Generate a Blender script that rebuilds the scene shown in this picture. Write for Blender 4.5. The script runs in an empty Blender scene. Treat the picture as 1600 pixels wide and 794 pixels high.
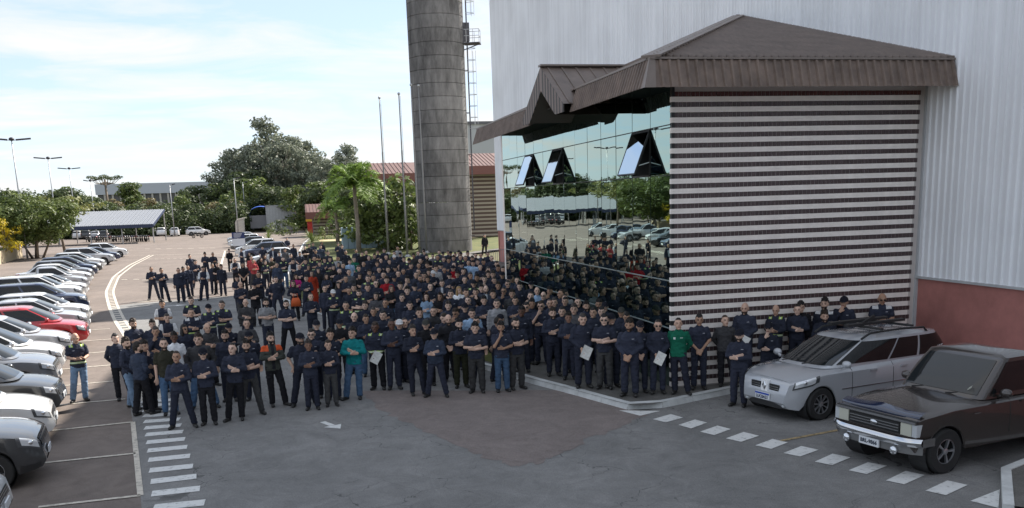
import bpy, bmesh, math, random
import numpy as np
from mathutils import Matrix, Vector
random.seed(7); rng = np.random.default_rng(7)
R = math.radians
S = bpy.context.scene
COL = S.collection
# ------------------------------------------------------------------ camera (world X runs along the striped wall, Y along the glass wall)
FPX, PCX, PCY, HC = 1430.0, 800.0, 600.0, 4.72
def _axes():
    dn = np.array([0.0326, 1, 288.4/1430]); dn /= np.linalg.norm(dn)
    z = np.array([0, 0, 1.0]); fw = z-dn*(z@dn); fw /= np.linalg.norm(fw)
    up = -dn; rt = np.cross(fw, up)
    if rt[0] < 0: rt = -rt
    return np.array([rt, fw, up])
RA = _axes()
_d = RA@np.array([(450-PCX)/FPX, (323-PCY)/FPX, 1.0]); _d[2] = 0; _d /= np.linalg.norm(_d)
MW = np.array([[_d[1], -_d[0], 0], [_d[0], _d[1], 0], [0, 0, 1.0]])@RA     # camera axes -> world axes
_r = MW@np.array([(1050-PCX)/FPX, (605-PCY)/FPX, 1.0]); _t = (0.145-HC)/_r[2]
CAM = np.array([-_r[0]*_t, -_r[1]*_t, HC])
def ray(px, py): return MW@np.array([(px-PCX)/FPX, (py-PCY)/FPX, 1.0])
def g(px, py, z=0.0):                    # where a line of sight meets the level z
    d = ray(px, py); return CAM+d*((z-HC)/d[2])
def onx(px, py, X):
    d = ray(px, py); return CAM+d*((X-CAM[0])/d[0])
def ony(px, py, Y):
    d = ray(px, py); return CAM+d*((Y-CAM[1])/d[1])
cd = bpy.data.cameras.new('camera'); cam = bpy.data.objects.new('camera', cd); COL.objects.link(cam)
cd.sensor_width = 36; cd.lens = 36*FPX/1600; cd.shift_y = (PCY-397)/1600; cd.clip_start = 0.3; cd.clip_end = 4000
m = Matrix.Identity(4)
for i in range(3):
    m[i][0] = MW[i, 0]; m[i][1] = -MW[i, 1]; m[i][2] = -MW[i, 2]; m[i][3] = CAM[i]
cam.matrix_world = m; S.camera = cam
# ------------------------------------------------------------------ sky, sun, exposure
SUN_AZ, SUN_EL = 48.0, 40.0
W = bpy.data.worlds.new('World'); S.world = W; W.use_nodes = True
nt = W.node_tree; nt.nodes.clear()
def nn(t, typ, **kw):
    n = t.nodes.new(typ)
    for k, v in kw.items(): setattr(n, k, v)
    return n
out = nn(nt, 'ShaderNodeOutputWorld'); bg = nn(nt, 'ShaderNodeBackground'); bg.inputs[1].default_value = 0.12
sky = nn(nt, 'ShaderNodeTexSky', sky_type='NISHITA', sun_disc=False, sun_elevation=R(SUN_EL), sun_rotation=R(SUN_AZ), altitude=900, air_density=1.0, dust_density=0.7, ozone_density=1.0)
tc = nn(nt, 'ShaderNodeTexCoord'); sp = nn(nt, 'ShaderNodeSeparateXYZ'); nt.links.new(tc.outputs['Generated'], sp.inputs[0])
mz = nn(nt, 'ShaderNodeMath', operation='MAXIMUM'); nt.links.new(sp.outputs[2], mz.inputs[0]); mz.inputs[1].default_value = 0.0
az = nn(nt, 'ShaderNodeMath', operation='ADD'); nt.links.new(mz.outputs[0], az.inputs[0]); az.inputs[1].default_value = 0.12
cx = nn(nt, 'ShaderNodeMath', operation='DIVIDE'); cy = nn(nt, 'ShaderNodeMath', operation='DIVIDE')
for n_, o_ in ((cx, 0), (cy, 1)):
    nt.links.new(sp.outputs[o_], n_.inputs[0]); nt.links.new(az.outputs[0], n_.inputs[1])
cb = nn(nt, 'ShaderNodeCombineXYZ'); nt.links.new(cx.outputs[0], cb.inputs[0]); nt.links.new(cy.outputs[0], cb.inputs[1])
mp = nn(nt, 'ShaderNodeMapping'); mp.inputs['Rotation'].default_value = (0, 0, R(24)); mp.inputs['Scale'].default_value = (1.0, 1.7, 1); mp.inputs['Location'].default_value = (3.3, 1.2, 0); nt.links.new(cb.outputs[0], mp.inputs[0])
no = nn(nt, 'ShaderNodeTexNoise'); no.inputs['Scale'].default_value = 1.25; no.inputs['Detail'].default_value = 9; no.inputs['Roughness'].default_value = 0.58; no.inputs['Distortion'].default_value = 0.5
nt.links.new(mp.outputs[0], no.inputs['Vector'])
rp = nn(nt, 'ShaderNodeValToRGB'); rp.color_ramp.elements[0].position = 0.4; rp.color_ramp.elements[1].position = 0.66; rp.color_ramp.elements[0].color = (0, 0, 0, 1); rp.color_ramp.elements[1].color = (0.96, 0.96, 0.96, 1)
nt.links.new(no.outputs[0], rp.inputs[0])
CLOUD = nn(nt, 'ShaderNodeRGB'); CLOUD.outputs[0].default_value = (3.25, 3.22, 3.2, 1)
mx = nn(nt, 'ShaderNodeMix', data_type='RGBA'); nt.links.new(rp.outputs[0], mx.inputs[0]); veil = nn(nt, 'ShaderNodeMix', data_type='RGBA'); veil.inputs[0].default_value = 0.78; veil.inputs[7].default_value = (1.9, 2.28, 2.9, 1); nt.links.new(sky.outputs[0], veil.inputs[6]); nt.links.new(veil.outputs[2], mx.inputs[6]); nt.links.new(CLOUD.outputs[0], mx.inputs[7])
nt.links.new(mx.outputs[2], bg.inputs[0]); nt.links.new(bg.outputs[0], out.inputs[0])
sl = bpy.data.lights.new('sun', 'SUN'); sl.energy = 4.3; sl.angle = R(0.55); sl.color = (1.0, 0.93, 0.84)
so = bpy.data.objects.new('sun', sl); COL.objects.link(so)
sd = Vector((math.sin(R(SUN_AZ))*math.cos(R(SUN_EL)), math.cos(R(SUN_AZ))*math.cos(R(SUN_EL)), math.sin(R(SUN_EL))))
so.rotation_euler = sd.to_track_quat('Z', 'Y').to_euler(); so.location = (0, 60, 80)
S.view_settings.view_transform = 'Standard'; S.view_settings.look = 'None'; S.view_settings.exposure = 1.4; S.view_settings.gamma = 1.0
S.render.engine = 'CYCLES'; S.cycles.max_bounces = 6; S.cycles.glossy_bounces = 4; S.cycles.transparent_max_bounces = 8; S.cycles.use_denoising = True
# ------------------------------------------------------------------ helpers
class MB:
    """collects shapes; build() links them as one mesh object"""
    def __init__(s): s.v = []; s.f = []; s.m = []
    def add(s, vs, fs, mi=0):
        o = len(s.v); s.v += [tuple(map(float, p)) for p in vs]
        for f in fs: s.f.append(tuple(i+o for i in f)); s.m.append(mi)
        return s
    def box(s, x0, x1, y0, y1, z0, z1, mi=0, M=None):
        vs = [(x, y, z) for z in (z0, z1) for y in (y0, y1) for x in (x0, x1)]
        if M is not None: vs = [tuple(M@Vector(p)) for p in vs]
        return s.add(vs, [(0, 2, 3, 1), (4, 5, 7, 6), (0, 1, 5, 4), (2, 6, 7, 3), (0, 4, 6, 2), (1, 3, 7, 5)], mi)
    def bar(s, a, b, w, h=None, mi=0):   # box beam from a to b
        a, b = Vector(a), Vector(b); h = h or w; d = b-a; L = d.length
        if L < 1e-6: return s
        M = Matrix.Translation(a)@d.to_track_quat('Z', 'Y').to_matrix().to_4x4()
        return s.box(-w/2, w/2, -h/2, h/2, 0, L, mi, M)
    def tube(s, pts, rad, n=8, mi=0, cap=True):
        P = [Vector(p) for p in pts]; rs = rad if isinstance(rad, (list, tuple)) else [rad]*len(P)
        vs = []; up = Vector((0, 0, 1)); prev = None
        for i, p in enumerate(P):
            t = (P[min(i+1, len(P)-1)]-P[max(i-1, 0)])
            if t.length < 1e-9: t = Vector((0, 0, 1))
            t.normalize()
            if prev is None:
                a = t.orthogonal().normalized() if abs(t.dot(Vector((1, 0, 0)))) > .95 else (Vector((1, 0, 0))-t*t.x).normalized()
            else:
                a = (prev-t*prev.dot(t)); a = a.normalized() if a.length > 1e-6 else t.orthogonal().normalized()
            prev = a; b = t.cross(a)
            for k in range(n):
                q = 2*math.pi*k/n; vs.append(p+(a*math.cos(q)+b*math.sin(q))*rs[i])
        fs = [(i*n+k, i*n+(k+1) % n, (i+1)*n+(k+1) % n, (i+1)*n+k) for i in range(len(P)-1) for k in range(n)]
        if cap: fs += [tuple(range(n-1, -1, -1)), tuple(range((len(P)-1)*n, len(P)*n))]
        return s.add(vs, fs, mi)
    def lathe(s, prof, n=16, M=None, mi=0):   # prof: (radius, z)
        vs = []
        for r_, z in prof:
            for k in range(n):
                q = 2*math.pi*k/n; p = Vector((r_*math.cos(q), r_*math.sin(q), z)); vs.append(M@p if M is not None else p)
        fs = [(i*n+k, i*n+(k+1) % n, (i+1)*n+(k+1) % n, (i+1)*n+k) for i in range(len(prof)-1) for k in range(n)]
        return s.add(vs, fs, mi)
    def ball(s, c, r, n=10, m=8, M=None, mi=0):
        rx, ry, rz = r if isinstance(r, (tuple, list)) else (r, r, r); vs = []
        for i in range(m+1):
            a = math.pi*i/m-math.pi/2
            for k in range(n):
                q = 2*math.pi*k/n; p = Vector((rx*math.cos(a)*math.cos(q), ry*math.cos(a)*math.sin(q), rz*math.sin(a)))
                if M is not None: p = M@p
                vs.append(p+Vector(c))
        return s.add(vs, [(i*n+k, i*n+(k+1) % n, (i+1)*n+(k+1) % n, (i+1)*n+k) for i in range(m) for k in range(n)], mi)
    def prism(s, poly, z0, z1, mi=0):
        n = len(poly); vs = [(p[0], p[1], z0) for p in poly]+[(p[0], p[1], z1) for p in poly]
        ar = sum(poly[i][0]*poly[(i+1) % n][1]-poly[(i+1) % n][0]*poly[i][1] for i in range(n))
        idx = list(range(n)) if ar > 0 else list(range(n-1, -1, -1))
        fs = [tuple(reversed(idx)), tuple(i+n for i in idx)]+[(idx[i], idx[(i+1) % n], idx[(i+1) % n]+n, idx[i]+n) for i in range(n)]
        return s.add(vs, fs, mi)
    def grid(s, fn, nu, nv, mi=0, flip=False):
        vs = [fn(i/nu, j/nv) for i in range(nu+1) for j in range(nv+1)]
        w = nv+1; fs = []
        for i in range(nu):
            for j in range(nv):
                q = (i*w+j, (i+1)*w+j, (i+1)*w+j+1, i*w+j+1); fs.append(q[::-1] if flip else q)
        return s.add(vs, fs, mi)
    def mesh(s, name, mats=(), smooth=False):
        me = bpy.data.meshes.new(name); me.from_pydata(s.v, [], s.f)
        for mt in (mats if isinstance(mats, (list, tuple)) else [mats]): me.materials.append(mt)
        if any(s.m): me.polygons.foreach_set('material_index', s.m)
        if smooth: me.polygons.foreach_set('use_smooth', [True]*len(s.f))
        me.update(); return me
    def build(s, name, mats=(), parent=None, smooth=False, loc=None):
        return put(name, s.mesh(name, mats, smooth), parent, loc)
def put(name, me, parent=None, loc=None, rz=None):
    o = bpy.data.objects.new(name, me); COL.objects.link(o)
    if parent is not None: o.parent = parent
    if loc is not None: o.location = loc
    if rz is not None: o.rotation_euler = (0, 0, rz)
    return o
def tag(o, label=None, cat=None, group=None, kind=None):
    if label: o['label'] = label
    if cat: o['category'] = cat
    if group: o['group'] = group
    if kind: o['kind'] = kind
    return o
def empty(name, loc=(0, 0, 0), rz=0.0, label=None, cat=None, group=None):
    o = put(name, None, None, loc, rz); o.empty_display_size = 0.2
    return tag(o, label, cat, group)
def dup(o, parent=None):
    c = o.copy(); COL.objects.link(c)
    if parent is not None: c.parent = parent
    for ch in o.children: dup(ch, c)
    return c
def autosmooth(me, deg=35):
    me.polygons.foreach_set('use_smooth', [True]*len(me.polygons))
    try: me.set_sharp_from_angle(angle=R(deg))
    except Exception: pass
# ------------------------------------------------------------------ materials
def mat(name, col=(0.5, 0.5, 0.5), rough=0.6, metal=0.0, spec=0.5, var=0.0, vscale=3.0, bump=0.0, bscale=30.0, objcol=False, emit=None, coat=0.0):
    """plain surface: base colour with some large and small mottling and fine relief"""
    M_ = bpy.data.materials.new(name); M_.use_nodes = True; t = M_.node_tree; b = t.nodes['Principled BSDF']
    b.inputs['Base Color'].default_value = (*col, 1); b.inputs['Roughness'].default_value = rough; b.inputs['Metallic'].default_value = metal
    b.inputs['Specular IOR Level'].default_value = spec
    if coat: b.inputs['Coat Weight'].default_value = coat; b.inputs['Coat Roughness'].default_value = 0.06
    src = None
    if objcol:
        oi = nn(t, 'ShaderNodeObjectInfo'); src = oi.outputs['Color']
    if var:
        tcn = nn(t, 'ShaderNodeTexCoord'); n1 = nn(t, 'ShaderNodeTexNoise'); n1.inputs['Scale'].default_value = vscale; n1.inputs['Detail'].default_value = 6; n1.inputs['Roughness'].default_value = 0.65
        t.links.new(tcn.outputs['Object'], n1.inputs['Vector'])
        mr = nn(t, 'ShaderNodeMapRange'); mr.inputs['From Min'].default_value = 0.25; mr.inputs['From Max'].default_value = 0.75; mr.inputs['To Min'].default_value = 1-var; mr.inputs['To Max'].default_value = 1+var
        t.links.new(n1.outputs[0], mr.inputs[0])
        mm = nn(t, 'ShaderNodeMix', data_type='RGBA', blend_type='MULTIPLY'); mm.inputs[0].default_value = 1
        if src is not None: t.links.new(src, mm.inputs[6])
        else: mm.inputs[6].default_value = (*col, 1)
        t.links.new(mr.outputs[0], mm.inputs[7]); src = mm.outputs[2]
    if src is not None: t.links.new(src, b.inputs['Base Color'])
    if bump:
        tcn = nn(t, 'ShaderNodeTexCoord'); n2 = nn(t, 'ShaderNodeTexNoise'); n2.inputs['Scale'].default_value = bscale; n2.inputs['Detail'].default_value = 4
        t.links.new(tcn.outputs['Object'], n2.inputs['Vector']); bp = nn(t, 'ShaderNodeBump'); bp.inputs['Strength'].default_value = bump; bp.inputs['Distance'].default_value = 0.02
        t.links.new(n2.outputs[0], bp.inputs['Height']); t.links.new(bp.outputs[0], b.inputs['Normal'])
    if emit: b.inputs['Emission Color'].default_value = (*emit[0], 1); b.inputs['Emission Strength'].default_value = emit[1]
    return M_
def NT(M_): return M_.node_tree, M_.node_tree.nodes['Principled BSDF']
# ------------------------------------------------------------------ ground
def ground_mat(name, c1, c2, big=0.15, crack=0.0, fine=60.0, rough=0.92, crack_scale=0.9):
    M_ = mat(name, c1, rough, spec=0.25); t, b = NT(M_); tcn = nn(t, 'ShaderNodeTexCoord')
    n1 = nn(t, 'ShaderNodeTexNoise'); n1.inputs['Scale'].default_value = big; n1.inputs['Detail'].default_value = 9; n1.inputs['Roughness'].default_value = 0.7
    t.links.new(tcn.outputs['Object'], n1.inputs['Vector'])
    r1 = nn(t, 'ShaderNodeValToRGB'); r1.color_ramp.elements[0].position = 0.35; r1.color_ramp.elements[1].position = 0.66
    r1.color_ramp.elements[0].color = (*c1, 1); r1.color_ramp.elements[1].color = (*c2, 1); t.links.new(n1.outputs[0], r1.inputs[0])
    n2 = nn(t, 'ShaderNodeTexNoise'); n2.inputs['Scale'].default_value = fine; n2.inputs['Detail'].default_value = 3; t.links.new(tcn.outputs['Object'], n2.inputs['Vector'])
    mr = nn(t, 'ShaderNodeMapRange'); mr.inputs[1].default_value = 0.3; mr.inputs[2].default_value = 0.7; mr.inputs[3].default_value = 0.75; mr.inputs[4].default_value = 1.25; t.links.new(n2.outputs[0], mr.inputs[0])
    mm = nn(t, 'ShaderNodeMix', data_type='RGBA', blend_type='MULTIPLY'); mm.inputs[0].default_value = 1; t.links.new(r1.outputs[0], mm.inputs[6]); t.links.new(mr.outputs[0], mm.inputs[7]); src = mm.outputs[2]
    n3 = nn(t, 'ShaderNodeTexNoise'); n3.inputs['Scale'].default_value = 1.3; n3.inputs['Detail'].default_value = 8; n3.inputs['Roughness'].default_value = .8; n3.inputs['Distortion'].default_value = 1.2; t.links.new(tcn.outputs['Object'], n3.inputs['Vector'])
    m3 = nn(t, 'ShaderNodeMapRange'); m3.inputs[1].default_value = .3; m3.inputs[2].default_value = .62; m3.inputs[3].default_value = .72; m3.inputs[4].default_value = 1.06; t.links.new(n3.outputs[0], m3.inputs[0])
    m4 = nn(t, 'ShaderNodeMix', data_type='RGBA', blend_type='MULTIPLY'); m4.inputs[0].default_value = 1; t.links.new(src, m4.inputs[6]); t.links.new(m3.outputs[0], m4.inputs[7]); src = m4.outputs[2]
    if crack:
        nd = nn(t, 'ShaderNodeTexNoise'); nd.inputs['Scale'].default_value = 1.7; nd.inputs['Detail'].default_value = 5; t.links.new(tcn.outputs['Object'], nd.inputs['Vector'])
        ad = nn(t, 'ShaderNodeVectorMath', operation='MULTIPLY_ADD'); t.links.new(nd.outputs['Color'], ad.inputs[0]); ad.inputs[1].default_value = (0.9, 0.9, 0); t.links.new(tcn.outputs['Object'], ad.inputs[2])
        vo = nn(t, 'ShaderNodeTexVoronoi', feature='DISTANCE_TO_EDGE'); vo.inputs['Scale'].default_value = crack_scale; t.links.new(ad.outputs[0], vo.inputs['Vector'])
        lt = nn(t, 'ShaderNodeMath', operation='LESS_THAN'); t.links.new(vo.outputs['Distance'], lt.inputs[0]); lt.inputs[1].default_value = 0.0055
        nm = nn(t, 'ShaderNodeTexNoise'); nm.inputs['Scale'].default_value = 0.33; t.links.new(tcn.outputs['Object'], nm.inputs['Vector'])
        gt = nn(t, 'ShaderNodeMapRange'); gt.inputs[1].default_value = 0.44; gt.inputs[2].default_value = 0.54; gt.inputs[4].default_value = crack; t.links.new(nm.outputs[0], gt.inputs[0])
        mu = nn(t, 'ShaderNodeMath', operation='MULTIPLY'); t.links.new(lt.outputs[0], mu.inputs[0]); t.links.new(gt.outputs[0], mu.inputs[1])
        m2 = nn(t, 'ShaderNodeMix', data_type='RGBA'); t.links.new(mu.outputs[0], m2.inputs[0]); t.links.new(src, m2.inputs[6]); m2.inputs[7].default_value = (0.018, 0.018, 0.018, 1); src = m2.outputs[2]
    t.links.new(src, b.inputs['Base Color'])
    bp = nn(t, 'ShaderNodeBump'); bp.inputs['Strength'].default_value = 0.25; bp.inputs['Distance'].default_value = 0.01; t.links.new(n2.outputs[0], bp.inputs['Height']); t.links.new(bp.outputs[0], b.inputs['Normal'])
    return M_
M_EARTH = ground_mat('earth and rough grass', (0.07, 0.075, 0.03), (0.13, 0.11, 0.05), 0.08, fine=4)
M_LOT = ground_mat('reddish brown asphalt', (0.15, 0.125, 0.11), (0.205, 0.17, 0.148), 0.22)
M_ROAD = ground_mat('grey cracked asphalt', (0.165, 0.163, 0.158), (0.235, 0.23, 0.222), 0.28, crack=0.55)
M_PATCH = ground_mat('worn reddish asphalt', (0.185, 0.155, 0.143), (0.215, 0.182, 0.168), 0.5)
M_PAVE = ground_mat('dark concrete pavement', (0.1, 0.097, 0.09), (0.155, 0.147, 0.136), 0.8)
M_LAWN = ground_mat('mown lawn', (0.05, 0.075, 0.02), (0.13, 0.125, 0.04), 0.5, fine=25)
def paint(name, c, wear=0.48):
    M_ = mat(name, c, 0.75); t, b = NT(M_); tcn = nn(t, 'ShaderNodeTexCoord'); n = nn(t, 'ShaderNodeTexNoise'); n.inputs['Scale'].default_value = 9; n.inputs['Detail'].default_value = 8; n.inputs['Roughness'].default_value = 0.75
    t.links.new(tcn.outputs['Object'], n.inputs['Vector']); r_ = nn(t, 'ShaderNodeValToRGB'); r_.color_ramp.elements[0].position = wear-0.12; r_.color_ramp.elements[1].position = wear+0.05
    r_.color_ramp.elements[0].color = (c[0]*0.35, c[1]*0.35, c[2]*0.35, 1); r_.color_ramp.elements[1].color = (*c, 1); t.links.new(n.outputs[0], r_.inputs[0]); t.links.new(r_.outputs[0], b.inputs['Base Color']); return M_
M_PW = paint('worn white road paint', (0.62, 0.62, 0.6), 0.42); M_PY = paint('worn yellow road paint', (0.36, 0.27, 0.14), 0.5); M_PT = paint('faded cream road paint', (0.55, 0.5, 0.42), 0.46)
def sheet(name, poly, z, m_, kind='structure', label=None, cat=None, group=None, parent=None):
    b = MB(); b.add([(p[0], p[1], z) for p in poly], [tuple(range(len(poly)))]); o = b.build(name, m_, parent)
    n = o.data.polygons[0].normal
    if n.z < 0: o.data.flip_normals()
    return tag(o, label, cat, group, kind)
P2 = lambda l, z=0: [tuple(g(x, y, z)[:2]) for x, y in l]
def rough_edge(pl, n=10, a=.07):
    o = []
    for i in range(len(pl)):
        p, q = np.array(pl[i]), np.array(pl[(i+1) % len(pl)])
        for k in range(n): o.append(tuple(p+(q-p)*k/n+rng.normal(0, a, 2)))
    return o
sheet('ground', [(-1500, -300), (1500, -300), (1500, 2500), (-1500, 2500)], -0.03, M_EARTH)
sheet('parking_lot', [(-75, -40), (7, -40), (7, 60), (-6, 100), (-6, 168), (-75, 178)], 0.0, M_LOT)
edge = [(245, 1050), (219.5, 775), (207.7, 660), (195, 590), (193, 526), (178, 505), (168, 480)]
road = P2(edge)+[(-17.0, 31.0), (-9.8, 33.0), (-6, 30), (6.6, 10), (6.6, -40), (-11, -40)]
sheet('road', road, 0.004, M_ROAD)
sheet('road_patch', rough_edge(P2([(560, 612), (600, 640), (660, 672), (730, 705), (800, 729), (850, 722), (905, 695), (965, 668), (1010, 648), (940, 610)])), 0.008, M_PATCH)
sheet('wall_side_bay', [(2.0, -0.6), (6.6, -0.6), (6.6, -30), (4.6, -30)], 0.008, ground_mat('dark bay asphalt', (0.135, 0.133, 0.13), (0.18, 0.176, 0.17), 0.5))
# ------------------------------------------------------------------ painted markings
def bar_mark(name, pts, m_, label=None, cat=None, group=None, z=0.012, parent=None):
    return sheet(name, pts, z, m_, 'structure' if parent is None else None, label, cat, group, parent)
# zebra path on the left, bars then the curved strip with two edge lines
zl = tag(put('zebra_crossing', None), 'white barred walking path at the left of the road', 'crossing')
def lerp(a, b, t): return a+(b-a)*t
zy = [(240, 794, 320, 786), (237, 772.5, 312.5, 764), (235.5, 753.5, 307, 745), (233.5, 736, 301.5, 729), (232, 719.5, 297, 713), (230.5, 705, 292.5, 699), (229, 692, 289, 686.5), (227.5, 680, 286, 675), (226, 669.5, 283, 665), (225, 659.5, 281, 655.5), (224, 650.5, 279, 647), (223, 642.5, 277, 639), (222, 635, 275, 631.5), (221, 628, 272, 625)]
for x0, y0, x1, y1 in zy:
    a = g(x0, y0)[:2]; b = g(x1, y1)[:2]; n_ = np.array([-(b-a)[1], (b-a)[0]]); n_ = n_/np.linalg.norm(n_)*0.165
    if n_[1] < 0: n_ = -n_
    bar_mark('zebra_bar', [a-n_, b-n_, b+n_, a+n_], M_PW, parent=zl)
wo = np.array(P2([(233, 399), (200, 415), (175, 433), (163, 457), (168, 480), (178, 505), (193, 526), (207, 560), (220, 600), (221, 628)]))
def resample(p, n):
    d = np.r_[0, np.cumsum(np.linalg.norm(np.diff(p, axis=0), axis=1))]; t = np.linspace(0, d[-1], n); q = np.c_[np.interp(t, d, p[:, 0]), np.interp(t, d, p[:, 1])]
    for _ in range(6): q[1:-1] = (q[:-2]+2*q[1:-1]+q[2:])/4
    return q
wo = resample(wo, 90); tg = np.gradient(wo, axis=0); tg /= np.linalg.norm(tg, axis=1)[:, None]; nrm = np.c_[-tg[:, 1], tg[:, 0]]
if nrm[0][0] < 0: nrm = -nrm
for off, wd in ((0.0, 0.15), (0.4, 0.13)):
    b = MB(); vs = []
    for p, n_ in zip(wo, nrm): vs += [(*(p+n_*off), 0.013), (*(p+n_*(off+wd)), 0.013)]
    b.add(vs, [(2*i, 2*i+1, 2*i+3, 2*i+2) for i in range(len(wo)-1)]); o = b.build('edge_line', M_PT, zl)
for i in range(34, 88):
    p, n_, t_ = wo[i], nrm[i], tg[i]*0.16
    bar_mark('zebra_bar', [p+n_*0.16-t_, p+n_*0.39-t_, p+n_*0.39+t_, p+n_*0.16+t_], M_PT, parent=zl)
# zebra on the right
zr = tag(put('zebra_crossing', None), 'row of worn white bars in front of the parked pickup', 'crossing')
qa, qb = g(1034, 659)[:2], g(1507, 765)[:2]; q0, q1 = g(1062, 652)[:2], g(1497, 762)[:2]
zc = [(1020, 656, 1040, 661, 1067, 653.5, 1048, 648), (1060, 665, 1080, 670.5, 1105, 661.5, 1086, 656.5), (1094, 675.5, 1116, 681, 1142, 671.5, 1121, 666), (1134, 686, 1158, 691.5, 1186, 682, 1162, 676), (1180, 697, 1205, 702.5, 1231, 692.5, 1207, 687), (1224, 709, 1250, 714.5, 1279, 704, 1252, 698), (1273, 722.5, 1300, 728, 1329, 716, 1301, 710), (1326, 736, 1354, 742, 1386, 729, 1356, 723.5), (1384, 752, 1413, 758, 1445, 743.5, 1415, 737), (1446, 768, 1478, 775, 1512, 759, 1480, 752)]
for q in zc: bar_mark('zebra_bar', P2([(q[0], q[1]), (q[2], q[3]), (q[4], q[5]), (q[6], q[7])]), M_PW, z=0.014, parent=zr)
sheet('give_way_triangle', P2([(967, 642), (1000, 650.5), (1032, 643)]), 0.013, M_PW)
sheet('give_way_triangle', P2([(1516, 784), (1560, 795), (1562, 766)]), 0.014, M_PW)
def arrow(c, ang, s, m_, z=0.012):
    pl = [(-0.55, -0.09), (0.1, -0.09), (0.1, -0.28), (0.6, 0), (0.1, 0.28), (0.1, 0.09), (-0.55, 0.09)]
    return sheet('lane_arrow', [(c[0]+s*(x*math.cos(ang)-y*math.sin(ang)), c[1]+s*(x*math.sin(ang)+y*math.cos(ang))) for x, y in pl], z, m_)
ga, gb = g(502, 659)[:2], g(533, 671)[:2]; arrow((ga+gb)/2, math.atan2(*(gb-ga)[::-1]), 0.75, M_PW)
arrow(g(272, 478)[:2], R(5), 1.1, M_PW)
# stall lines on the left, 3 m apart in the row's own direction
RD = g(205, 398)[:2]-g(90, 740)[:2]; RD = RD/np.linalg.norm(RD); RN = np.array([RD[1], -RD[0]])   # along the row, towards the road
st = [((60, 793), (219.5, 775)), ((20, 729), (212, 709)), ((20, 680), (207.7, 660)), ((40, 638), (196, 624)), ((60, 607), (188, 595)), ((80, 579), (183, 570)), ((90, 556), (180, 549)), ((95, 536), (178, 530)), ((100, 519), (172, 514))]
for a, b in st:
    pa, pb = g(*a)[:2], g(*b)[:2]; t_ = RD*0.05; bar_mark('stall_line', [pa-t_, pb-t_, pb+t_, pa+t_], M_PT)
for a, b in (((219.5, 775), (207.7, 660)),):
    pa, pb = g(*a)[:2], g(*b)[:2]; n_ = RN*0.05; bar_mark('stall_line', [pa-n_, pa+n_, pb+n_, pb-n_], M_PT)
pa, pb = g(1212, 691)[:2], g(1330, 669)[:2]; t_ = np.array([0.0, 0.05]); bar_mark('stall_line', [pa-t_, pb-t_, pb+t_, pa+t_], M_PY)
# dashed lines and long lines across the far lot
for y0, x0, x1 in ((389, 226, 345), (405, 232, 300), (437, 190, 300)):
    n_ = 7 if y0 != 437 else 6
    for k in range(n_):
        xa = lerp(x0, x1, k/n_); xb = xa+(x1-x0)/n_*0.5; yy = y0-(xa-x0)*0.012
        pa, pb = g(xa, yy)[:2], g(xb, yy)[:2]; t_ = np.array([0.0, 0.14 if y0 > 400 else 0.22]); bar_mark('lane_dash', [pa-t_, pb-t_, pb+t_, pa+t_], M_PT)
for a, b in (((233, 399), (345, 396)), ((222, 438), (340, 435)), ((345, 415), (352, 392)), ((200, 474), (262, 468))):
    pa, pb = g(*a)[:2], g(*b)[:2]; d = (pb-pa)/np.linalg.norm(pb-pa); n_ = np.array([-d[1], d[0]])*0.1; bar_mark('lane_line', [pa-n_, pb-n_, pb+n_, pa+n_], M_PT)
for k in range(9):
    pa, pb = g(346+k*0.5, 392+k*5)[:2], g(362+k*0.4, 391+k*5)[:2]; t_ = np.array([0, 0.12]); bar_mark('stall_line', [pa-t_, pb-t_, pb+t_, pa+t_], M_PT)
# ------------------------------------------------------------------ raised island with kerb
kerb_px = [(437, 470), (473, 481), (503, 492), (540, 504), (620, 533), (720, 566), (833, 600), (900, 618), (960, 635), (985, 641.5), (1000, 643), (1020, 641), (1050, 634), (1120, 620), (1168, 609)]
KP = [g(x, y)[:2] for x, y in kerb_px]
FARK = [np.array(p) for p in ((-5.6, 124.0), (-7.2, 100.0), (-8.0, 78.0), (-8.9, 52.0), (-9.5, 38.0))]
KERB = FARK+KP; KZ = 0.145
ISLAND = [tuple(p) for p in KERB]+[(2.3, -0.05), (6.6, -0.05), (6.6, 60), (12, 66), (40, 66), (40, 150), (-5.6, 150)]
sheet('pavement', ISLAND, KZ-0.012, M_PAVE)
sheet('lawn', [(-9.0, 38), (-8.4, 52), (-7.5, 78), (-6.8, 100), (-5.2, 124), (-5.2, 149), (39, 149), (39, 67), (11, 67), (5.5, 61), (-1.2, 52), (-1.8, 16), (-2.3, 4.5), (-3.1, 4.2), (-4.6, 10), (-7.2, 21), (-8.9, 30)], KZ-0.006, M_LAWN)
sheet('garden_path', [(-5.0, 104), (14, 92), (14, 97), (-5.0, 110)], KZ-0.001, mat('pale sandy path', (0.42, 0.34, 0.19), 0.9, var=0.2, vscale=1.5))
M_KERB = mat('whitewashed kerb', (0.5, 0.51, 0.5), 0.85, var=0.3, vscale=2.2, bump=0.3, bscale=12)
kb = tag(put('kerb', None), None, None, None, 'structure')
kq = np.array(KERB); kd = np.r_[0, np.cumsum(np.linalg.norm(np.diff(kq, axis=0), axis=1))]
nk = int(kd[-1]/0.95); ts = np.linspace(0, kd[-1], nk+1)
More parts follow.
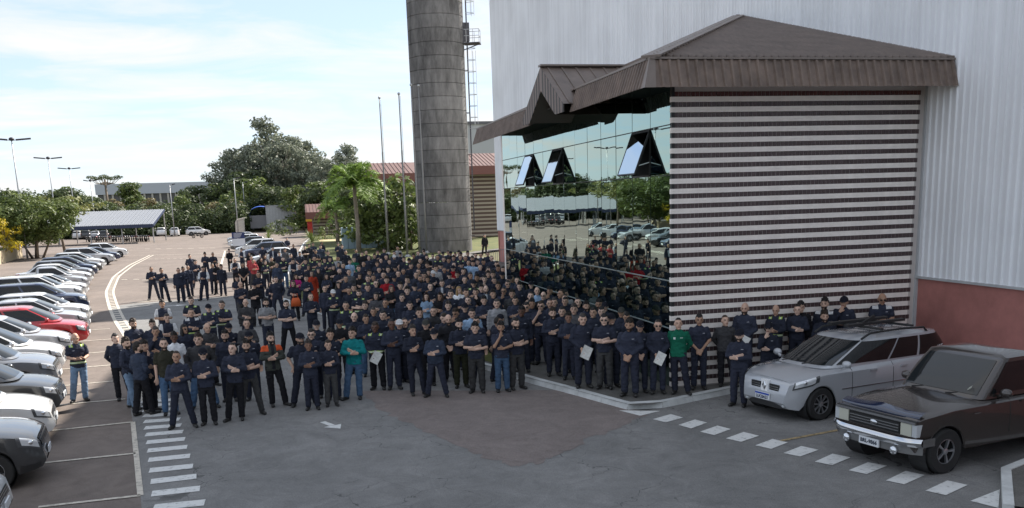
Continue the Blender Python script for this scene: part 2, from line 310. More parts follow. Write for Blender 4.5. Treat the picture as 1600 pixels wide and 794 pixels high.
for i in range(nk):
    a = np.array([np.interp(ts[i], kd, kq[:, j]) for j in (0, 1)]); b = np.array([np.interp(ts[i+1], kd, kq[:, j]) for j in (0, 1)])
    d = (b-a)/np.linalg.norm(b-a); n_ = np.array([-d[1], d[0]]); b = b-d*0.012; dz = random.uniform(-0.004, 0.004)
    q = MB(); w0, w1 = 0.0, 0.17      # slightly battered front face
    vs = [(*(a-n_*0.03), -0.02), (*(b-n_*0.03), -0.02), (*(b+n_*w1), -0.02), (*(a+n_*w1), -0.02), (*(a+n_*0.015), KZ+dz), (*(b+n_*0.015), KZ+dz), (*(b+n_*w1), KZ+dz), (*(a+n_*w1), KZ+dz)]
    q.add(vs, [(0, 3, 2, 1), (4, 5, 6, 7), (0, 1, 5, 4), (1, 2, 6, 5), (2, 3, 7, 6), (3, 0, 4, 7)]); q.build('kerb_stone', M_KERB, kb)
# second kerb, bottom right
k2 = tag(put('kerb', None), None, None, None, 'structure'); kp2 = [g(1566, 800)[:2], g(1563, 742)[:2], g(1600, 727)[:2], g(1720, 690)[:2]]
sheet('pavement', [tuple(p+np.array([0.02, -0.02])) for p in kp2]+[(6.6, -9), (6.6, -14)], 0.11, M_PAVE)
for a, b in zip(kp2[:-1], kp2[1:]):
    L_ = np.linalg.norm(b-a); n = max(1, int(L_/0.8)); d = (b-a)/L_; n_ = np.array([d[1], -d[0]])
    for k in range(n):
        p, q_ = a+(b-a)*k/n, a+(b-a)*(k+1)/n-d*0.012; q = MB()
        q.prism([p, q_, q_+n_*0.15, p+n_*0.15], -0.02, 0.13+random.uniform(-.004, .004)); q.build('kerb_stone', M_KERB, k2)
# ------------------------------------------------------------------ the big white shed
SX, SEND, SH = 6.64, 50.3, 23.4
def cladding_mat():
    M_ = mat('white ribbed steel sheet', (0.6, 0.61, 0.62), 0.5, spec=0.4); t, b = NT(M_); tcn = nn(t, 'ShaderNodeNewGeometry')
    mp_ = nn(t, 'ShaderNodeMapping'); mp_.inputs['Scale'].default_value = (6, 6, 0.13); t.links.new(tcn.outputs['Position'], mp_.inputs[0])
    n1 = nn(t, 'ShaderNodeTexNoise'); n1.inputs['Scale'].default_value = 1.0; n1.inputs['Detail'].default_value = 5; t.links.new(mp_.outputs[0], n1.inputs['Vector'])
    n2 = nn(t, 'ShaderNodeTexNoise'); n2.inputs['Scale'].default_value = 0.35; n2.inputs['Detail'].default_value = 6; t.links.new(tcn.outputs['Position'], n2.inputs['Vector'])
    mu = nn(t, 'ShaderNodeMath', operation='ADD'); t.links.new(n1.outputs[0], mu.inputs[0]); t.links.new(n2.outputs[0], mu.inputs[1])
    r_ = nn(t, 'ShaderNodeValToRGB'); r_.color_ramp.elements[0].position = 0.62; r_.color_ramp.elements[1].position = 0.98; r_.color_ramp.elements[0].color = (0.74, 0.75, 0.77, 1); r_.color_ramp.elements[1].color = (0.88, 0.895, 0.92, 1)
    mh = nn(t, 'ShaderNodeMath', operation='MULTIPLY'); mh.inputs[1].default_value = 0.8; t.links.new(mu.outputs[0], mh.inputs[0]); t.links.new(mh.outputs[0], r_.inputs[0]); t.links.new(r_.outputs[0], b.inputs['Base Color']); return M_
M_CLAD = cladding_mat(); M_RED = mat('red painted block wall', (0.44, 0.18, 0.155), 0.8, var=0.3, vscale=0.8, bump=0.25, bscale=8); M_FLASH = mat('pale metal flashing', (0.45, 0.46, 0.47), 0.45, var=0.1)
shed = tag(put('factory_shed', None), 'huge white ribbed metal shed with a red base wall', 'factory')
def panel_mesh(w, z0, z1, ribs=5, dep=0.035):
    b = MB(); pr = []; s_ = w/ribs
    for k in range(ribs):
        y = k*s_; pr += [(0, y), (0, y+s_*0.62), (-dep, y+s_*0.72), (-dep, y+s_*0.9), (0, y+s_)]
    pr = pr[:1]+[p for i, p in enumerate(pr[1:]) if not (p == pr[i])]
    n = len(pr); b.add([(x, y, z0) for x, y in pr]+[(x, y, z1) for x, y in pr], [(i, i+n, i+n+1, i+1) for i in range(n-1)]); return b.mesh('cladding_panel', M_CLAD)
PW_ = 1.12; pm = [panel_mesh(PW_-0.006, 2.5, 12.6), panel_mesh(PW_-0.006, 12.5, SH)]
ny = int((SEND-2.0+40)/PW_)
for k in range(ny+1):
    for lv in (0, 1):
        o = put('cladding_panel', pm[lv], shed, (SX-random.uniform(0, .004)+(0.006 if lv else 0), -40+k*PW_, 0))
yE = -40+(ny+1)*PW_
def arc(rad): return [(SX+2.0-rad*math.cos(a), yE+rad*math.sin(a)) for a in np.linspace(0, math.pi/2, 13)]
b = MB(); pa = arc(2.0); n = len(pa); b.add([(x, y, 2.5) for x, y in pa]+[(x, y, SH) for x, y in pa], [(i, i+n, i+n+1, i+1) for i in range(n-1)]); b.build('curved_corner_sheet', M_CLAD, shed, smooth=True)
MB().box(SX+2.0, 70, yE+1.96, yE+2.0, 2.5, SH).build('end_wall', M_CLAD, shed)
MB().box(SX+0.02, SX+0.3, -40, yE-0.4, 0, 2.44).build('base_wall', M_RED, shed)
b = MB(); pa2 = [(x+0.05, y-0.05) for x, y in pa]; b.add([(x, y, 0) for x, y in pa2]+[(x, y, 2.5) for x, y in pa2], [(i, i+n, i+n+1, i+1) for i in range(n-1)]); b.build('base_wall', M_RED, shed, smooth=True)
MB().box(SX-0.05, SX+0.1, -40, yE, 2.44, 2.5).build('drip_flashing', M_FLASH, shed)
MB().box(SX-0.02, 70, -40, yE+1.9, SH, SH+0.15).build('roof', M_FLASH, shed)
MB().box(SX+0.0, 60, yE-3.2, yE+1.5, SH+0.15, SH+4.6).build('unseen_roof_block', M_CLAD, shed)  # raised block out of view, shaped to cast the shadow strip on the lot
MB().box(SX+0.35, 69.9, -39.9, yE-0.5, 0, SH).build('inner_block', mat('dark shed interior', (0.05, 0.05, 0.05)), shed)
# ------------------------------------------------------------------ the office annex
GL = 17.3
M_TW = mat('off white glazed tile', (0.9, 0.83, 0.77), 0.35, var=0.1, vscale=4); M_TD = mat('dark brown glazed tile', (0.075, 0.05, 0.05), 0.3, var=0.35, vscale=9); M_TR = mat('oxblood glazed tile', (0.1, 0.028, 0.022), 0.3, var=0.3, vscale=9)
M_MORT = mat('grey tile joint', (0.55, 0.5, 0.47), 0.9); M_BLK = mat('black gasket', (0.012, 0.012, 0.012), 0.5); M_DARK = mat('dark room behind the glass', (0.02, 0.022, 0.022), 0.9)
M_ALU = mat('grey anodised aluminium', (0.3, 0.32, 0.32), 0.35, metal=0.6); M_AWH = mat('pale aluminium stay', (0.6, 0.62, 0.62), 0.35, metal=0.3)
def glass_mat(name, c):
    M_ = mat(name, c, 0.012, metal=1.0); t, b = NT(M_); tcn = nn(t, 'ShaderNodeNewGeometry'); n = nn(t, 'ShaderNodeTexNoise'); n.inputs['Scale'].default_value = 1.1; n.inputs['Detail'].default_value = 1; t.links.new(tcn.outputs['Position'], n.inputs['Vector'])
    bp = nn(t, 'ShaderNodeBump'); bp.inputs['Strength'].default_value = 0.035; bp.inputs['Distance'].default_value = 0.05; t.links.new(n.outputs[0], bp.inputs['Height']); t.links.new(bp.outputs[0], b.inputs['Normal']); return M_
M_GLS = glass_mat('green reflective glass', (0.31, 0.43, 0.405)); M_GLB = glass_mat('open sash glass with sky reflection in its tint', (0.5, 0.6, 0.68))  # sash copy bluer and lighter: the sky's reflection is put into its tint
M_ROOF = mat('brown ribbed roof sheet', (0.165, 0.125, 0.102), 0.55, var=0.3, vscale=1.6, bump=0.1, bscale=5); M_RCAP = mat('brown roof flashing', (0.2, 0.165, 0.145), 0.5, var=0.12, vscale=2); M_FSC = mat('dark brown fascia sheet', (0.175, 0.13, 0.105), 0.6, var=0.4, vscale=2.5)
annex = tag(put('office_annex', None), 'two storey office annex with mirror glass and striped tile wall', 'building')
# striped wall: each band is a piece; dark bands hold single tiles
WZ0, WZ1, WXR = 0.14, 7.12, 6.6; per = (WZ1-WZ0)/30.6; bw = per*0.505
MB().box(0.03, WXR, 0.035, 0.6, WZ0, WZ1+0.3).build('wall_core', M_MORT, annex)
TWd = 0.104; nt_ = int((WXR-0.06)/TWd)
bd = MB(); bh = MB(); h = per-bw
for k in range(nt_):
    x0 = 0.05+k*TWd; jit = random.uniform(0, 0.0035); bd.box(x0, x0+TWd-0.017, 0.018-jit, 0.05, 0.004, h-0.004)
    bh.box(x0, x0+TWd-0.017, 0.018-jit, 0.05, 0.004, h-0.004)
md = bd.mesh('dark_tile_row', M_TD); mr_ = bh.mesh('dark_tile_row', M_TR)
wb_ = MB()
for k in range(int(WXR/0.207)):
    x0 = 0.0+k*0.207; wb_.box(x0, x0+0.2055, random.uniform(0, .002), 0.05, 0.0, bw/2-0.0015); wb_.box(x0, x0+0.2055, random.uniform(0, .002), 0.05, bw/2, bw)
mw = wb_.mesh('white_tile_band', M_TW)
for k in range(30):
    z = WZ0+0.02+k*per; put('white_tile_band', mw, annex, (0, 0, z)); put('dark_tile_row', mr_ if k == 29 else md, annex, (0, 0, z+bw))
    MB().box(-0.035, 0.0, 0.0, 0.09, z, z+bw).build('corner_block', M_TW, annex)
MB().box(-0.02, 0.05, 0.004, 0.1, WZ0, WZ1+0.2).build('corner_post', M_BLK, annex)
MB().box(WXR, WXR+0.1, -0.03, 0.3, WZ0, 7.2).build('edge_trim', M_FLASH, annex)
MB().box(0.0, WXR, -0.03, 0.0, WZ0-0.13, WZ0+0.018).build('plinth', mat('concrete plinth', (0.3, 0.28, 0.26), 0.9, var=0.2), annex)
# glass wall
rows = [(0.15, 1.555), (1.565, 2.695), (2.705, 5.155), (5.165, 6.285), (6.295, 7.3)]; nc = 14; cw = GL/nc
MB().box(0.06, 0.5, 0.1, GL, 0.0, 7.6).build('wall_core', M_DARK, annex)
opens = (1, 7, 10)
for c in range(nc):
    y0 = 0.1+c*(GL-0.1)/nc; y1 = y0+(GL-0.1)/nc-0.024
    for ri, (z0, z1) in enumerate(rows):
        if ri == 3 and c in opens: continue
        b = MB(); b.box(0, 0.012, -(y1-y0)/2, (y1-y0)/2, -(z1-z0)/2, (z1-z0)/2)
        o = b.build('glass_pane', M_GLS, annex, loc=(-0.012, (y0+y1)/2, (z0+z1)/2)); o.rotation_euler = (0, random.gauss(0, R(0.16)), random.gauss(0, R(0.22)))
    if c: MB().box(-0.004, 0.06, y0-0.024, y0, 0.15, 7.3).build('mullion', M_BLK, annex)
for z, m_, w in ((1.56, M_ALU, 0.022), (2.7, M_ALU, 0.022), (5.16, M_BLK, 0.02), (6.29, M_BLK, 0.02)): MB().box(-0.03, 0.055, 0.1, GL, z-w/2, z+w/2).build('transom', m_, annex)
for c in opens:
    y0 = 0.1+c*(GL-0.1)/nc; y1 = y0+(GL-0.1)/nc-0.014
    w_ = tag(put('open_window', None, annex, (-0.02, y0, 6.26)), 'top hung window pushed open on the mirror glass wall'); w_.rotation_euler = (0, R(21), 0); Lw = 1.12
    MB().box(-0.012, 0.0, 0.03, y1-y0-0.03, -Lw+0.03, -0.03).build('pane', M_GLB, w_)
    f = MB(); f.box(-0.018, 0.03, 0, 0.035, -Lw, 0); f.box(-0.018, 0.03, y1-y0-0.035, y1-y0, -Lw, 0); f.box(-0.018, 0.03, 0.035, y1-y0-0.035, -0.035, 0); f.box(-0.018, 0.03, 0.035, y1-y0-0.035, -Lw, -Lw+0.035); f.build('sash_frame', M_BLK, w_)
    f = MB(); f.box(-0.03, 0.06, y0, y0+0.04, 5.17, 6.28); f.box(-0.03, 0.06, y1-0.04, y1, 5.17, 6.28); f.box(-0.03, 0.06, y0, y1, 5.17, 5.2); f.build('window_frame', M_BLK, annex)
    for yy in (y0+0.05, y1-0.05): MB().bar((-0.02, yy, 5.5), (-0.33, yy, 5.42), 0.022).build('window_stay', M_AWH, annex)
MB().box(0.0, 0.6, GL, GL+0.3, 0, 7.5).build('end_wall', M_TW, annex); MB().box(0.6, SX, GL, GL+0.25, 0, 7.5).build('end_wall', M_TW, annex)
MB().box(0.55, SX, 0.6, GL, 0, 7.4).build('inner_block', M_DARK, annex)
# roof: two slopes with a hip, ribs as geometry
EX, EZ = -0.9, 7.58; PKY, PKZ = 9.85, 10.52
sf = (PKZ-EZ)/(PKY-EX); sl_ = (PKZ-EZ)/(SX-EX)
def ribs(b, pts_fn, n): pass
rf = MB(); nrb = 42
for k in range(nrb):       # front slope: one sheet strip with rib per step in x
    x0 = EX+(SX-EX)*k/nrb; x1 = EX+(SX-EX)*(k+1)/nrb; yt0 = EX+(x0-EX)*(PKY-EX)/(SX-EX); yt1 = EX+(x1-EX)*(PKY-EX)/(SX-EX)
    xm = lerp(x0, x1, 0.7); xn = lerp(x0, x1, 0.85); ym = lerp(yt0, yt1, 0.7); yn = lerp(yt0, yt1, 0.85)
    for (xa, ya, ha, xb, yb, hb) in ((x0, yt0, 0, xm, ym, 0), (xm, ym, 0, xn, yn, 0.09), (xn, yn, 0.09, x1, yt1, 0)):
        rf.add([(xa, EX, EZ+ha), (xb, EX, EZ+hb), (xb, yb, EZ+(yb-EX)*sf+hb), (xa, ya, EZ+(ya-EX)*sf+ha)], [(0, 1, 2, 3)])
rf.build('roof_front_slope', M_ROOF, annex)
rl = MB(); nrl = 84; YL = GL+0.6
for k in range(nrl):
    y0 = EX+(YL-EX)*k/nrl; y1 = EX+(YL-EX)*(k+1)/nrl
    for ya, yb, ha, hb in ((y0, lerp(y0, y1, .7), 0, 0), (lerp(y0, y1, .7), lerp(y0, y1, .85), 0, .045), (lerp(y0, y1, .85), y1, .045, 0)):
        xa = min(SX, EX+(ya-EX)*(SX-EX)/(PKY-EX)); xb = min(SX, EX+(yb-EX)*(SX-EX)/(PKY-EX))
        rl.add([(EX, ya, EZ+ha), (xa, ya, EZ+(xa-EX)*sl_+ha), (xb, yb, EZ+(xb-EX)*sl_+hb), (EX, yb, EZ+hb)], [(0, 1, 2, 3)])
rl.build('roof_side_slope', M_ROOF, annex)
MB().bar((EX, EX, EZ+0.05), (SX, PKY, PKZ+0.05), 0.42, 0.05).build('hip_cap', M_RCAP, annex)
MB().bar((SX-0.06, EX, EZ+0.06), (SX-0.06, PKY, PKZ+0.06), 0.12, 0.05).build('wall_flashing', M_RCAP, annex)
# fascia: battered ribbed panels
def fascia(a, b, nx, ny, n, z0=6.97, z1=7.56, out=0.2, name='fascia_panel'):
    a, b = np.array(a), np.array(b); d = (b-a); L_ = np.linalg.norm(d); d = d/L_; per_ = int(math.ceil(n/6))
    for s0 in range(0, n, 6):
        q = MB()
        for k in range(s0, min(n, s0+6)):
            t0, t1 = L_*k/n, L_*(k+1)/n
            for u0, u1, h0, h1 in ((0, .55, 0, 0), (.55, .66, 0, .055), (.66, .88, .055, .055), (.88, 1, .055, 0)):
                p0, p1 = a+d*lerp(t0, t1, u0), a+d*lerp(t0, t1, u1)
                q.add([(p0[0]+nx*(out+h0), p0[1]+ny*(out+h0), z0), (p1[0]+nx*(out+h1), p1[1]+ny*(out+h1), z0), (p1[0]+nx*h1, p1[1]+ny*h1, z1), (p0[0]+nx*h0, p0[1]+ny*h0, z1)], [(0, 1, 2, 3)])
        q.build(name, M_FSC, annex)
fascia((EX+0.05, EX), (SX-0.02, EX), 0, -1, 36)
fascia((EX, 4.35), (EX, EX+0.05), -1, 0, 30); fascia((EX, YL), (EX, 8.55), -1, 0, 48)
q = MB(); q.add([(-1.12, -0.86, 6.965), (-1.12, -1.12, 6.965), (-0.86, -1.12, 6.965), (-0.92, -0.8, 7.6), (-0.93, -0.93, 7.61), (-0.8, -0.92, 7.6)], [(0, 1, 4, 3), (1, 2, 5, 4)]); q.build('corner_flashing', M_RCAP, annex)
MB().box(EX-0.04, SX, EX-0.05, EX+0.12, EZ-0.01, EZ+0.035).build('eave_cap', M_RCAP, annex); MB().box(EX-0.05, EX+0.12, EX+0.12, 4.3, EZ-0.01, EZ+0.035).build('eave_cap', M_RCAP, annex); MB().box(EX-0.05, EX+0.12, 8.6, YL, EZ-0.01, EZ+0.035).build('eave_cap', M_RCAP, annex)
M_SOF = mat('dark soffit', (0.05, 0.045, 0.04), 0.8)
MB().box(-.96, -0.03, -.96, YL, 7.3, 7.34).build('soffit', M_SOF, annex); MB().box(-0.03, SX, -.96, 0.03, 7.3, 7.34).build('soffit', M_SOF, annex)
# gable over the glass wall
GY, GW, GZ0, GZ1, GXF = 6.35, 2.2, 7.1, 8.42, -1.35
gb_ = MB()
for sgn in (-1, 1):
    gb_.add([(GXF, GY, GZ1), (GXF, GY+sgn*GW, GZ0+0.08), (3.2, GY+sgn*GW, GZ0+0.08), (3.2, GY, GZ1)], [(0, 1, 2, 3) if sgn > 0 else (3, 2, 1, 0)])
    for k in range(9):
        x = GXF+0.2+k*0.42; gb_.bar((x, GY, GZ1+0.01), (x, GY+sgn*GW, GZ0+0.09), 0.05, 0.04)
gb_.build('gable_roof', M_ROOF, annex)
MB().bar((GXF-0.03, GY, GZ1+0.03), (3.3, GY, GZ1+0.03), 0.28, 0.05).build('ridge_cap', M_RCAP, annex)
M_GBL = [mat('gable board brown', (0.2, 0.15, 0.13), 0.6, var=0.2), mat('gable board dark', (0.05, 0.042, 0.038), 0.6)]
for sgn in (-1, 1):
    n = 16
    for k in range(n):
        ya, yb = sgn*GW*k/n, sgn*GW*(k+0.93)/n; zt = lambda y: GZ1-abs(y)/GW*(GZ1-GZ0-0.08); ob = lambda y: max(6.97, zt(y)-0.66)
        b = MB(); b.add([(GXF, GY+ya, ob(ya)), (GXF, GY+yb, ob(yb)), (GXF, GY+yb, zt(yb)-0.01), (GXF, GY+ya, zt(ya)-0.01)]+[(GXF+0.03, GY+ya, ob(ya)), (GXF+0.03, GY+yb, ob(yb)), (GXF+0.03, GY+yb, zt(yb)-0.01), (GXF+0.03, GY+ya, zt(ya)-0.01)], [(0, 1, 2, 3), (7, 6, 5, 4), (0, 4, 5, 1), (1, 5, 6, 2), (2, 6, 7, 3), (3, 7, 4, 0)])
        b.build('gable_board', M_GBL[k % 2], annex)
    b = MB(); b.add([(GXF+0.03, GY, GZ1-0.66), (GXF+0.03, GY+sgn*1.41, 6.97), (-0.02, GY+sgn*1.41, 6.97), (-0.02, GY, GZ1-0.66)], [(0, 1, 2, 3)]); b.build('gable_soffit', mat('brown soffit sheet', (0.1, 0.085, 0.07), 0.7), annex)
# step along the wall behind the wagon
MB().box(1.75, SX-0.02, -0.62, -0.035, 0.0, 0.32).build('concrete_step', M_PAVE); tag(bpy.data.objects['concrete_step'], 'low dark concrete step at the foot of the striped wall', 'step')
# ------------------------------------------------------------------ chimney tower
def concrete_mat(name, c, stain):
    M_ = mat(name, c, 0.85, spec=0.3); t, b = NT(M_); ge = nn(t, 'ShaderNodeNewGeometry'); mp_ = nn(t, 'ShaderNodeMapping'); mp_.inputs['Scale'].default_value = (1.6, 1.6, 0.45); t.links.new(ge.outputs['Position'], mp_.inputs[0])
    n1 = nn(t, 'ShaderNodeTexNoise'); n1.inputs['Scale'].default_value = 1; n1.inputs['Detail'].default_value = 8; n1.inputs['Roughness'].default_value = 0.7; t.links.new(mp_.outputs[0], n1.inputs['Vector'])
    oi = nn(t, 'ShaderNodeObjectInfo'); ad = nn(t, 'ShaderNodeMath', operation='MULTIPLY_ADD'); t.links.new(oi.outputs['Random'], ad.inputs[0]); ad.inputs[1].default_value = 0.2; t.links.new(n1.outputs[0], ad.inputs[2])
    r_ = nn(t, 'ShaderNodeValToRGB'); r_.color_ramp.elements[0].position = 0.38; r_.color_ramp.elements[1].position = 0.9; r_.color_ramp.elements[0].color = (*stain, 1); r_.color_ramp.elements[1].color = (*c, 1); t.links.new(ad.outputs[0], r_.inputs[0]); t.links.new(r_.outputs[0], b.inputs['Base Color']); return M_
M_CON = concrete_mat('weathered concrete', (0.25, 0.243, 0.24), (0.06, 0.058, 0.058)); M_STEEL = mat('painted dark steel', (0.045, 0.045, 0.055), 0.5, metal=0.3); M_GALV = mat('galvanised steel', (0.35, 0.36, 0.37), 0.45, metal=0.5, var=0.15)
l_, r_ = g(655, 395)[:2], g(738, 395)[:2]; CC = np.array([5.1, 66.2]); CR = 2.52
dc = np.linalg.norm(CC-CAM[:2]); pc = g(696.5, 391)
dirc = (g(696.5, 395)[:2]-CAM[:2]); dirc /= np.linalg.norm(dirc); CC = CAM[:2]+dirc*dc
ch = empty('chimney_tower', (CC[0], CC[1], 0), 0, 'tall round stained concrete chimney tower of stacked rings', 'chimney')
RH = 1.16; ring = MB(); ring.lathe([(CR-0.12, 0.02), (CR-0.025, 0.02), (CR, 0.045), (CR, RH-0.03), (CR-0.03, RH), (CR-0.12, RH)], 64); rme = ring.mesh('concrete_ring', M_CON, True); autosmooth(rme, 40)
for k in range(21):
    o = put('concrete_ring', rme, ch, (0, 0, k*RH), rng.uniform(0, 6.28)); s_ = 1+random.uniform(-.002, .002); o.scale = (s_, s_, 1)
sidev = np.array([dirc[1], -dirc[0]]); la = math.atan2(sidev[1], sidev[0])-0.15
def cp(r_, z, da=0.0): return (r_*math.cos(la+da), r_*math.sin(la+da), z)
b = MB()
for da in (-.08, .08): b.bar(cp(CR+.3, 2, da), cp(CR+.3, 24.5, da), .06)
for k in range(56): b.bar(cp(CR+.3, 2.2+k*.4, -.08), cp(CR+.3, 2.2+k*.4, .08), .03)
b.build('ladder', M_STEEL, ch)
b = MB()
for k in range(14):
    z = 11.2+k*1.0
    if 18.2 < z < 20.8: continue
    pts = []
    for q in np.linspace(-1.57, 1.57, 9):
        c_ = Vector(cp(CR+.3, z)); rv = Vector((math.cos(la), math.sin(la), 0)); tv = Vector((-math.sin(la), math.cos(la), 0)); pts.append(c_+tv*.38*math.sin(q)+rv*.72*math.cos(q))
    b.tube(pts, .022, 5)
for q in (-.9, 0, .9):
    rv = Vector((math.cos(la), math.sin(la), 0)); tv = Vector((-math.sin(la), math.cos(la), 0))
    for z0, z1 in ((11.2, 18), (21, 24.5)): b.bar(Vector(cp(CR+.3, z0))+tv*.38*math.sin(q)+rv*.72*math.cos(q), Vector(cp(CR+.3, z1))+tv*.38*math.sin(q)+rv*.72*math.cos(q), .03)
b.build('ladder_cage', M_GALV, ch)
b = MB(); z = 18.6; a, c_ = Vector(cp(CR, z)), Vector(cp(CR+1.5, z)); b.bar(a, c_, 1.3, .08); b.bar(Vector(cp(CR, z-.5)), Vector(cp(CR+1.4, z-.05)), .08); b.build('platform', M_STEEL, ch)
b = MB(); tv = Vector((-math.sin(la), math.cos(la), 0))
for t_ in (-.62, .62):
    for q in (.3, .9, 1.45): b.bar(Vector(cp(CR+q, z))+tv*t_, Vector(cp(CR+q, z+1.15))+tv*t_, .04)
    for h in (.6, 1.15): b.bar(Vector(cp(CR+.1, z+h))+tv*t_, Vector(cp(CR+1.45, z+h))+tv*t_, .04)
for h in (.6, 1.15): b.bar(Vector(cp(CR+1.45, z+h))-tv*.62, Vector(cp(CR+1.45, z+h))+tv*.62, .04)
b.build('platform_rail', M_GALV, ch)
MB().bar(cp(CR+.05, z+.2), cp(CR+.05, z+1.8), .9, .5).build('control_cabinet', M_STEEL, ch)
b = MB()
for k in range(6): b.bar(cp(CR-.1, 1.5+k*3.7, -.16), cp(CR+.3, 1.5+k*3.7, -.08), .05); b.bar(cp(CR-.1, 1.5+k*3.7, .16), cp(CR+.3, 1.5+k*3.7, .08), .05)
b.build('ladder_bracket', M_STEEL, ch)
# ------------------------------------------------------------------ flag poles
M_FLG = mat('weathered grey pole', (.2, .2, .2), .5, metal=.3)
for i, ((tx, ty), (bx_, by_)) in enumerate([((597.5, 157), (607, 400)), ((623.5, 151), (637, 404)), ((648, 137), (656, 402)), ((657, 138), (667, 398))]):
    p = g(bx_, by_); Y = p[1]; d = ray(tx, ty); h_ = (CAM+d*((Y-CAM[1])/d[1]))[2]
    fp = empty('flag_pole', (p[0], p[1], KZ), 0, ['bare steel flagpole, leftmost of the four by the tower', 'bare steel flagpole, second from left of the four', 'bare steel flagpole just in front of the tower, third from left', 'bare steel flagpole against the tower, rightmost of the four'][i], 'flagpole', 'flagpoles in front of the chimney tower')
    q = MB(); q.tube([(0, 0, 0), (0, 0, h_*.33), (0, 0, h_*.34), (0, 0, h_*.66), (0, 0, h_*.67), (0, 0, h_)], [.09, .085, .075, .07, .055, .045], 10); q.build('pole', M_FLG, fp, True)
    MB().ball((0, 0, h_+.08), .12).build('finial', M_GALV, fp, True); MB().lathe([(.3, 0), (.3, .06), (.16, .12), (.14, .2)], 12).build('base', M_GALV, fp)
    MB().tube([(.14, -.02, .9), (.15, -.02, h_*.5), (.1, -.02, h_-.1)], .012, 4).build('halyard', M_STEEL, fp)
# ------------------------------------------------------------------ lamp posts
def lamp_post(px, py, z, label, double=True, arm=1.1):
    p = g(px, py, z); o = empty('lamp_post', (p[0], p[1], 0), 0, label, 'lamp post', 'lamp posts of the car park')
    q = MB(); q.tube([(0, 0, 0), (0, 0, z*.5), (0, 0, z)], [.1, .08, .055], 8); q.build('pole', M_GALV, o, True)
    view = np.array([p[0]-CAM[0], p[1]-CAM[1]]); view /= np.linalg.norm(view); sv = Vector((view[1], -view[0], 0))
    for s_ in ((-1, 1) if double else (1,)):
        MB().bar((0, 0, z-.05), sv*s_*.45+Vector((0, 0, z+.02)), .07).build('arm', M_GALV, o)
        a = sv*s_*.4+Vector((0, 0, z+.02)); e = sv*s_*(arm+.75)+Vector((0, 0, z+.16)); MB().bar(a, e, .34, .16).build('lamp_head', M_STEEL, o)
    if double: MB().ball((0, 0, z+.1), (.28, .28, .2)).build('hub', M_STEEL, o, True)
    return o
lamp_post(18, 219, 12.6, 'tall double headed lamp post, nearest of three at left')
lamp_post(75, 248, 12.6, 'double headed lamp post, middle of three at left')
lamp_post(108, 264, 12.6, 'double headed lamp post, farthest of three at left')
lamp_post(141, 283, 10.4, 'thin lamp post behind the left end of the motorcycle shelter', True, .4)
lamp_post(265, 289, 9.3, 'thin pale lamp post rising behind the far parked cars', False, .2)
lamp_post(365, 279, 9.6, 'pale lamp post left of the pair by the fence', False, .3)
lamp_post(379, 285, 10.0, 'pale lamp post right of the pair by the fence', False, .3)
# ------------------------------------------------------------------ far buildings
def far_box(px0, px1, pyt, Y):
    a = CAM+ray(px0, pyt)*((Y-CAM[1])/ray(px0, pyt)[1]); b = CAM+ray(px1, pyt)*((Y-CAM[1])/ray(px1, pyt)[1]); return a[0], b[0], (a[2]+b[2])/2
x0, x1, zt = far_box(150, 470, 284, 330)
wh = empty('distant_warehouse', (x0, 330, 0), 0, 'long grey warehouse with a pale roof band beyond the trees', 'warehouse')
MB().box(0, x1-x0, 0, 60, 0, zt-3.6).build('wall', mat('dark grey wall', (0.1, 0.1, 0.1), .8), wh); MB().box(-.5, x1-x0+.5, -.6, 60, zt-3.6, zt).build('roof_band', mat('pale grey roof band', (0.42, 0.45, 0.5), .6), wh)
pc_ = mat('pale concrete pillar', (0.42, 0.4, 0.36), .8)
for k in range(26): MB().box(2+k*(x1-x0-4)/25, 2.6+k*(x1-x0-4)/25, -.35, 0, 0, zt-3.6).build('pillar', pc_, wh)
M_RT = mat('rust red ribbed roof', (0.12, 0.055, 0.045), .6, var=.25, vscale=1.2); M_STR = mat('cream wall slat', (0.3, 0.26, 0.21), .7); M_BRK = mat('red brown fascia', (0.15, 0.055, 0.045), .6)
def red_house(px0, px1, y_eave, y_top, Y, label, dep=14):
    x0, x1, ze = far_box(px0, px1, y_eave, Y); _, _, zr = far_box(px0, px1, y_top, Y)
    o = empty('red_roof_office', (x0, Y, KZ), 0, label, 'building', 'red roofed offices behind the tower'); W_ = x1-x0
    MB().box(0, W_, 0, dep, 0, ze).build('wall', mat('brown wall', (0.09, 0.06, 0.05), .8), o)
    n = int(ze/.5); sl_m = MB().box(-.03, W_+.03, -.05, 0, 0, .24).mesh('wall_slat', M_STR)
    for k in range(n): put('wall_slat', sl_m, o, (0, 0, .1+k*.5))
    rz = zr-ze; q = MB(); q.add([(-1, -1.4, ze), (W_+1, -1.4, ze), (W_+1, dep/2, ze+rz), (-1, dep/2, ze+rz), (-1, dep+1, ze), (W_+1, dep+1, ze)], [(0, 1, 2, 3), (3, 2, 5, 4), (0, 3, 4), (1, 5, 2)]); 
    for k in range(int(W_/.5)): q.bar((-.8+k*.5, -1.4, ze+.03), (-.8+k*.5, dep/2, ze+rz+.03), .07)
    q.build('roof', M_RT, o); MB().box(-1.1, W_+1.1, -1.55, -1.35, ze-1.0, ze+.05).build('fascia', M_BRK, o)
    return o
red_house(590, 668, 274, 252, 92, 'low office with rust red roof left of the tower')
red_house(727, 800, 262, 237, 96, 'low office with rust red roof right of the tower')
red_house(488, 520, 333, 320, 128, 'small hut with red roof behind the palms', 6)
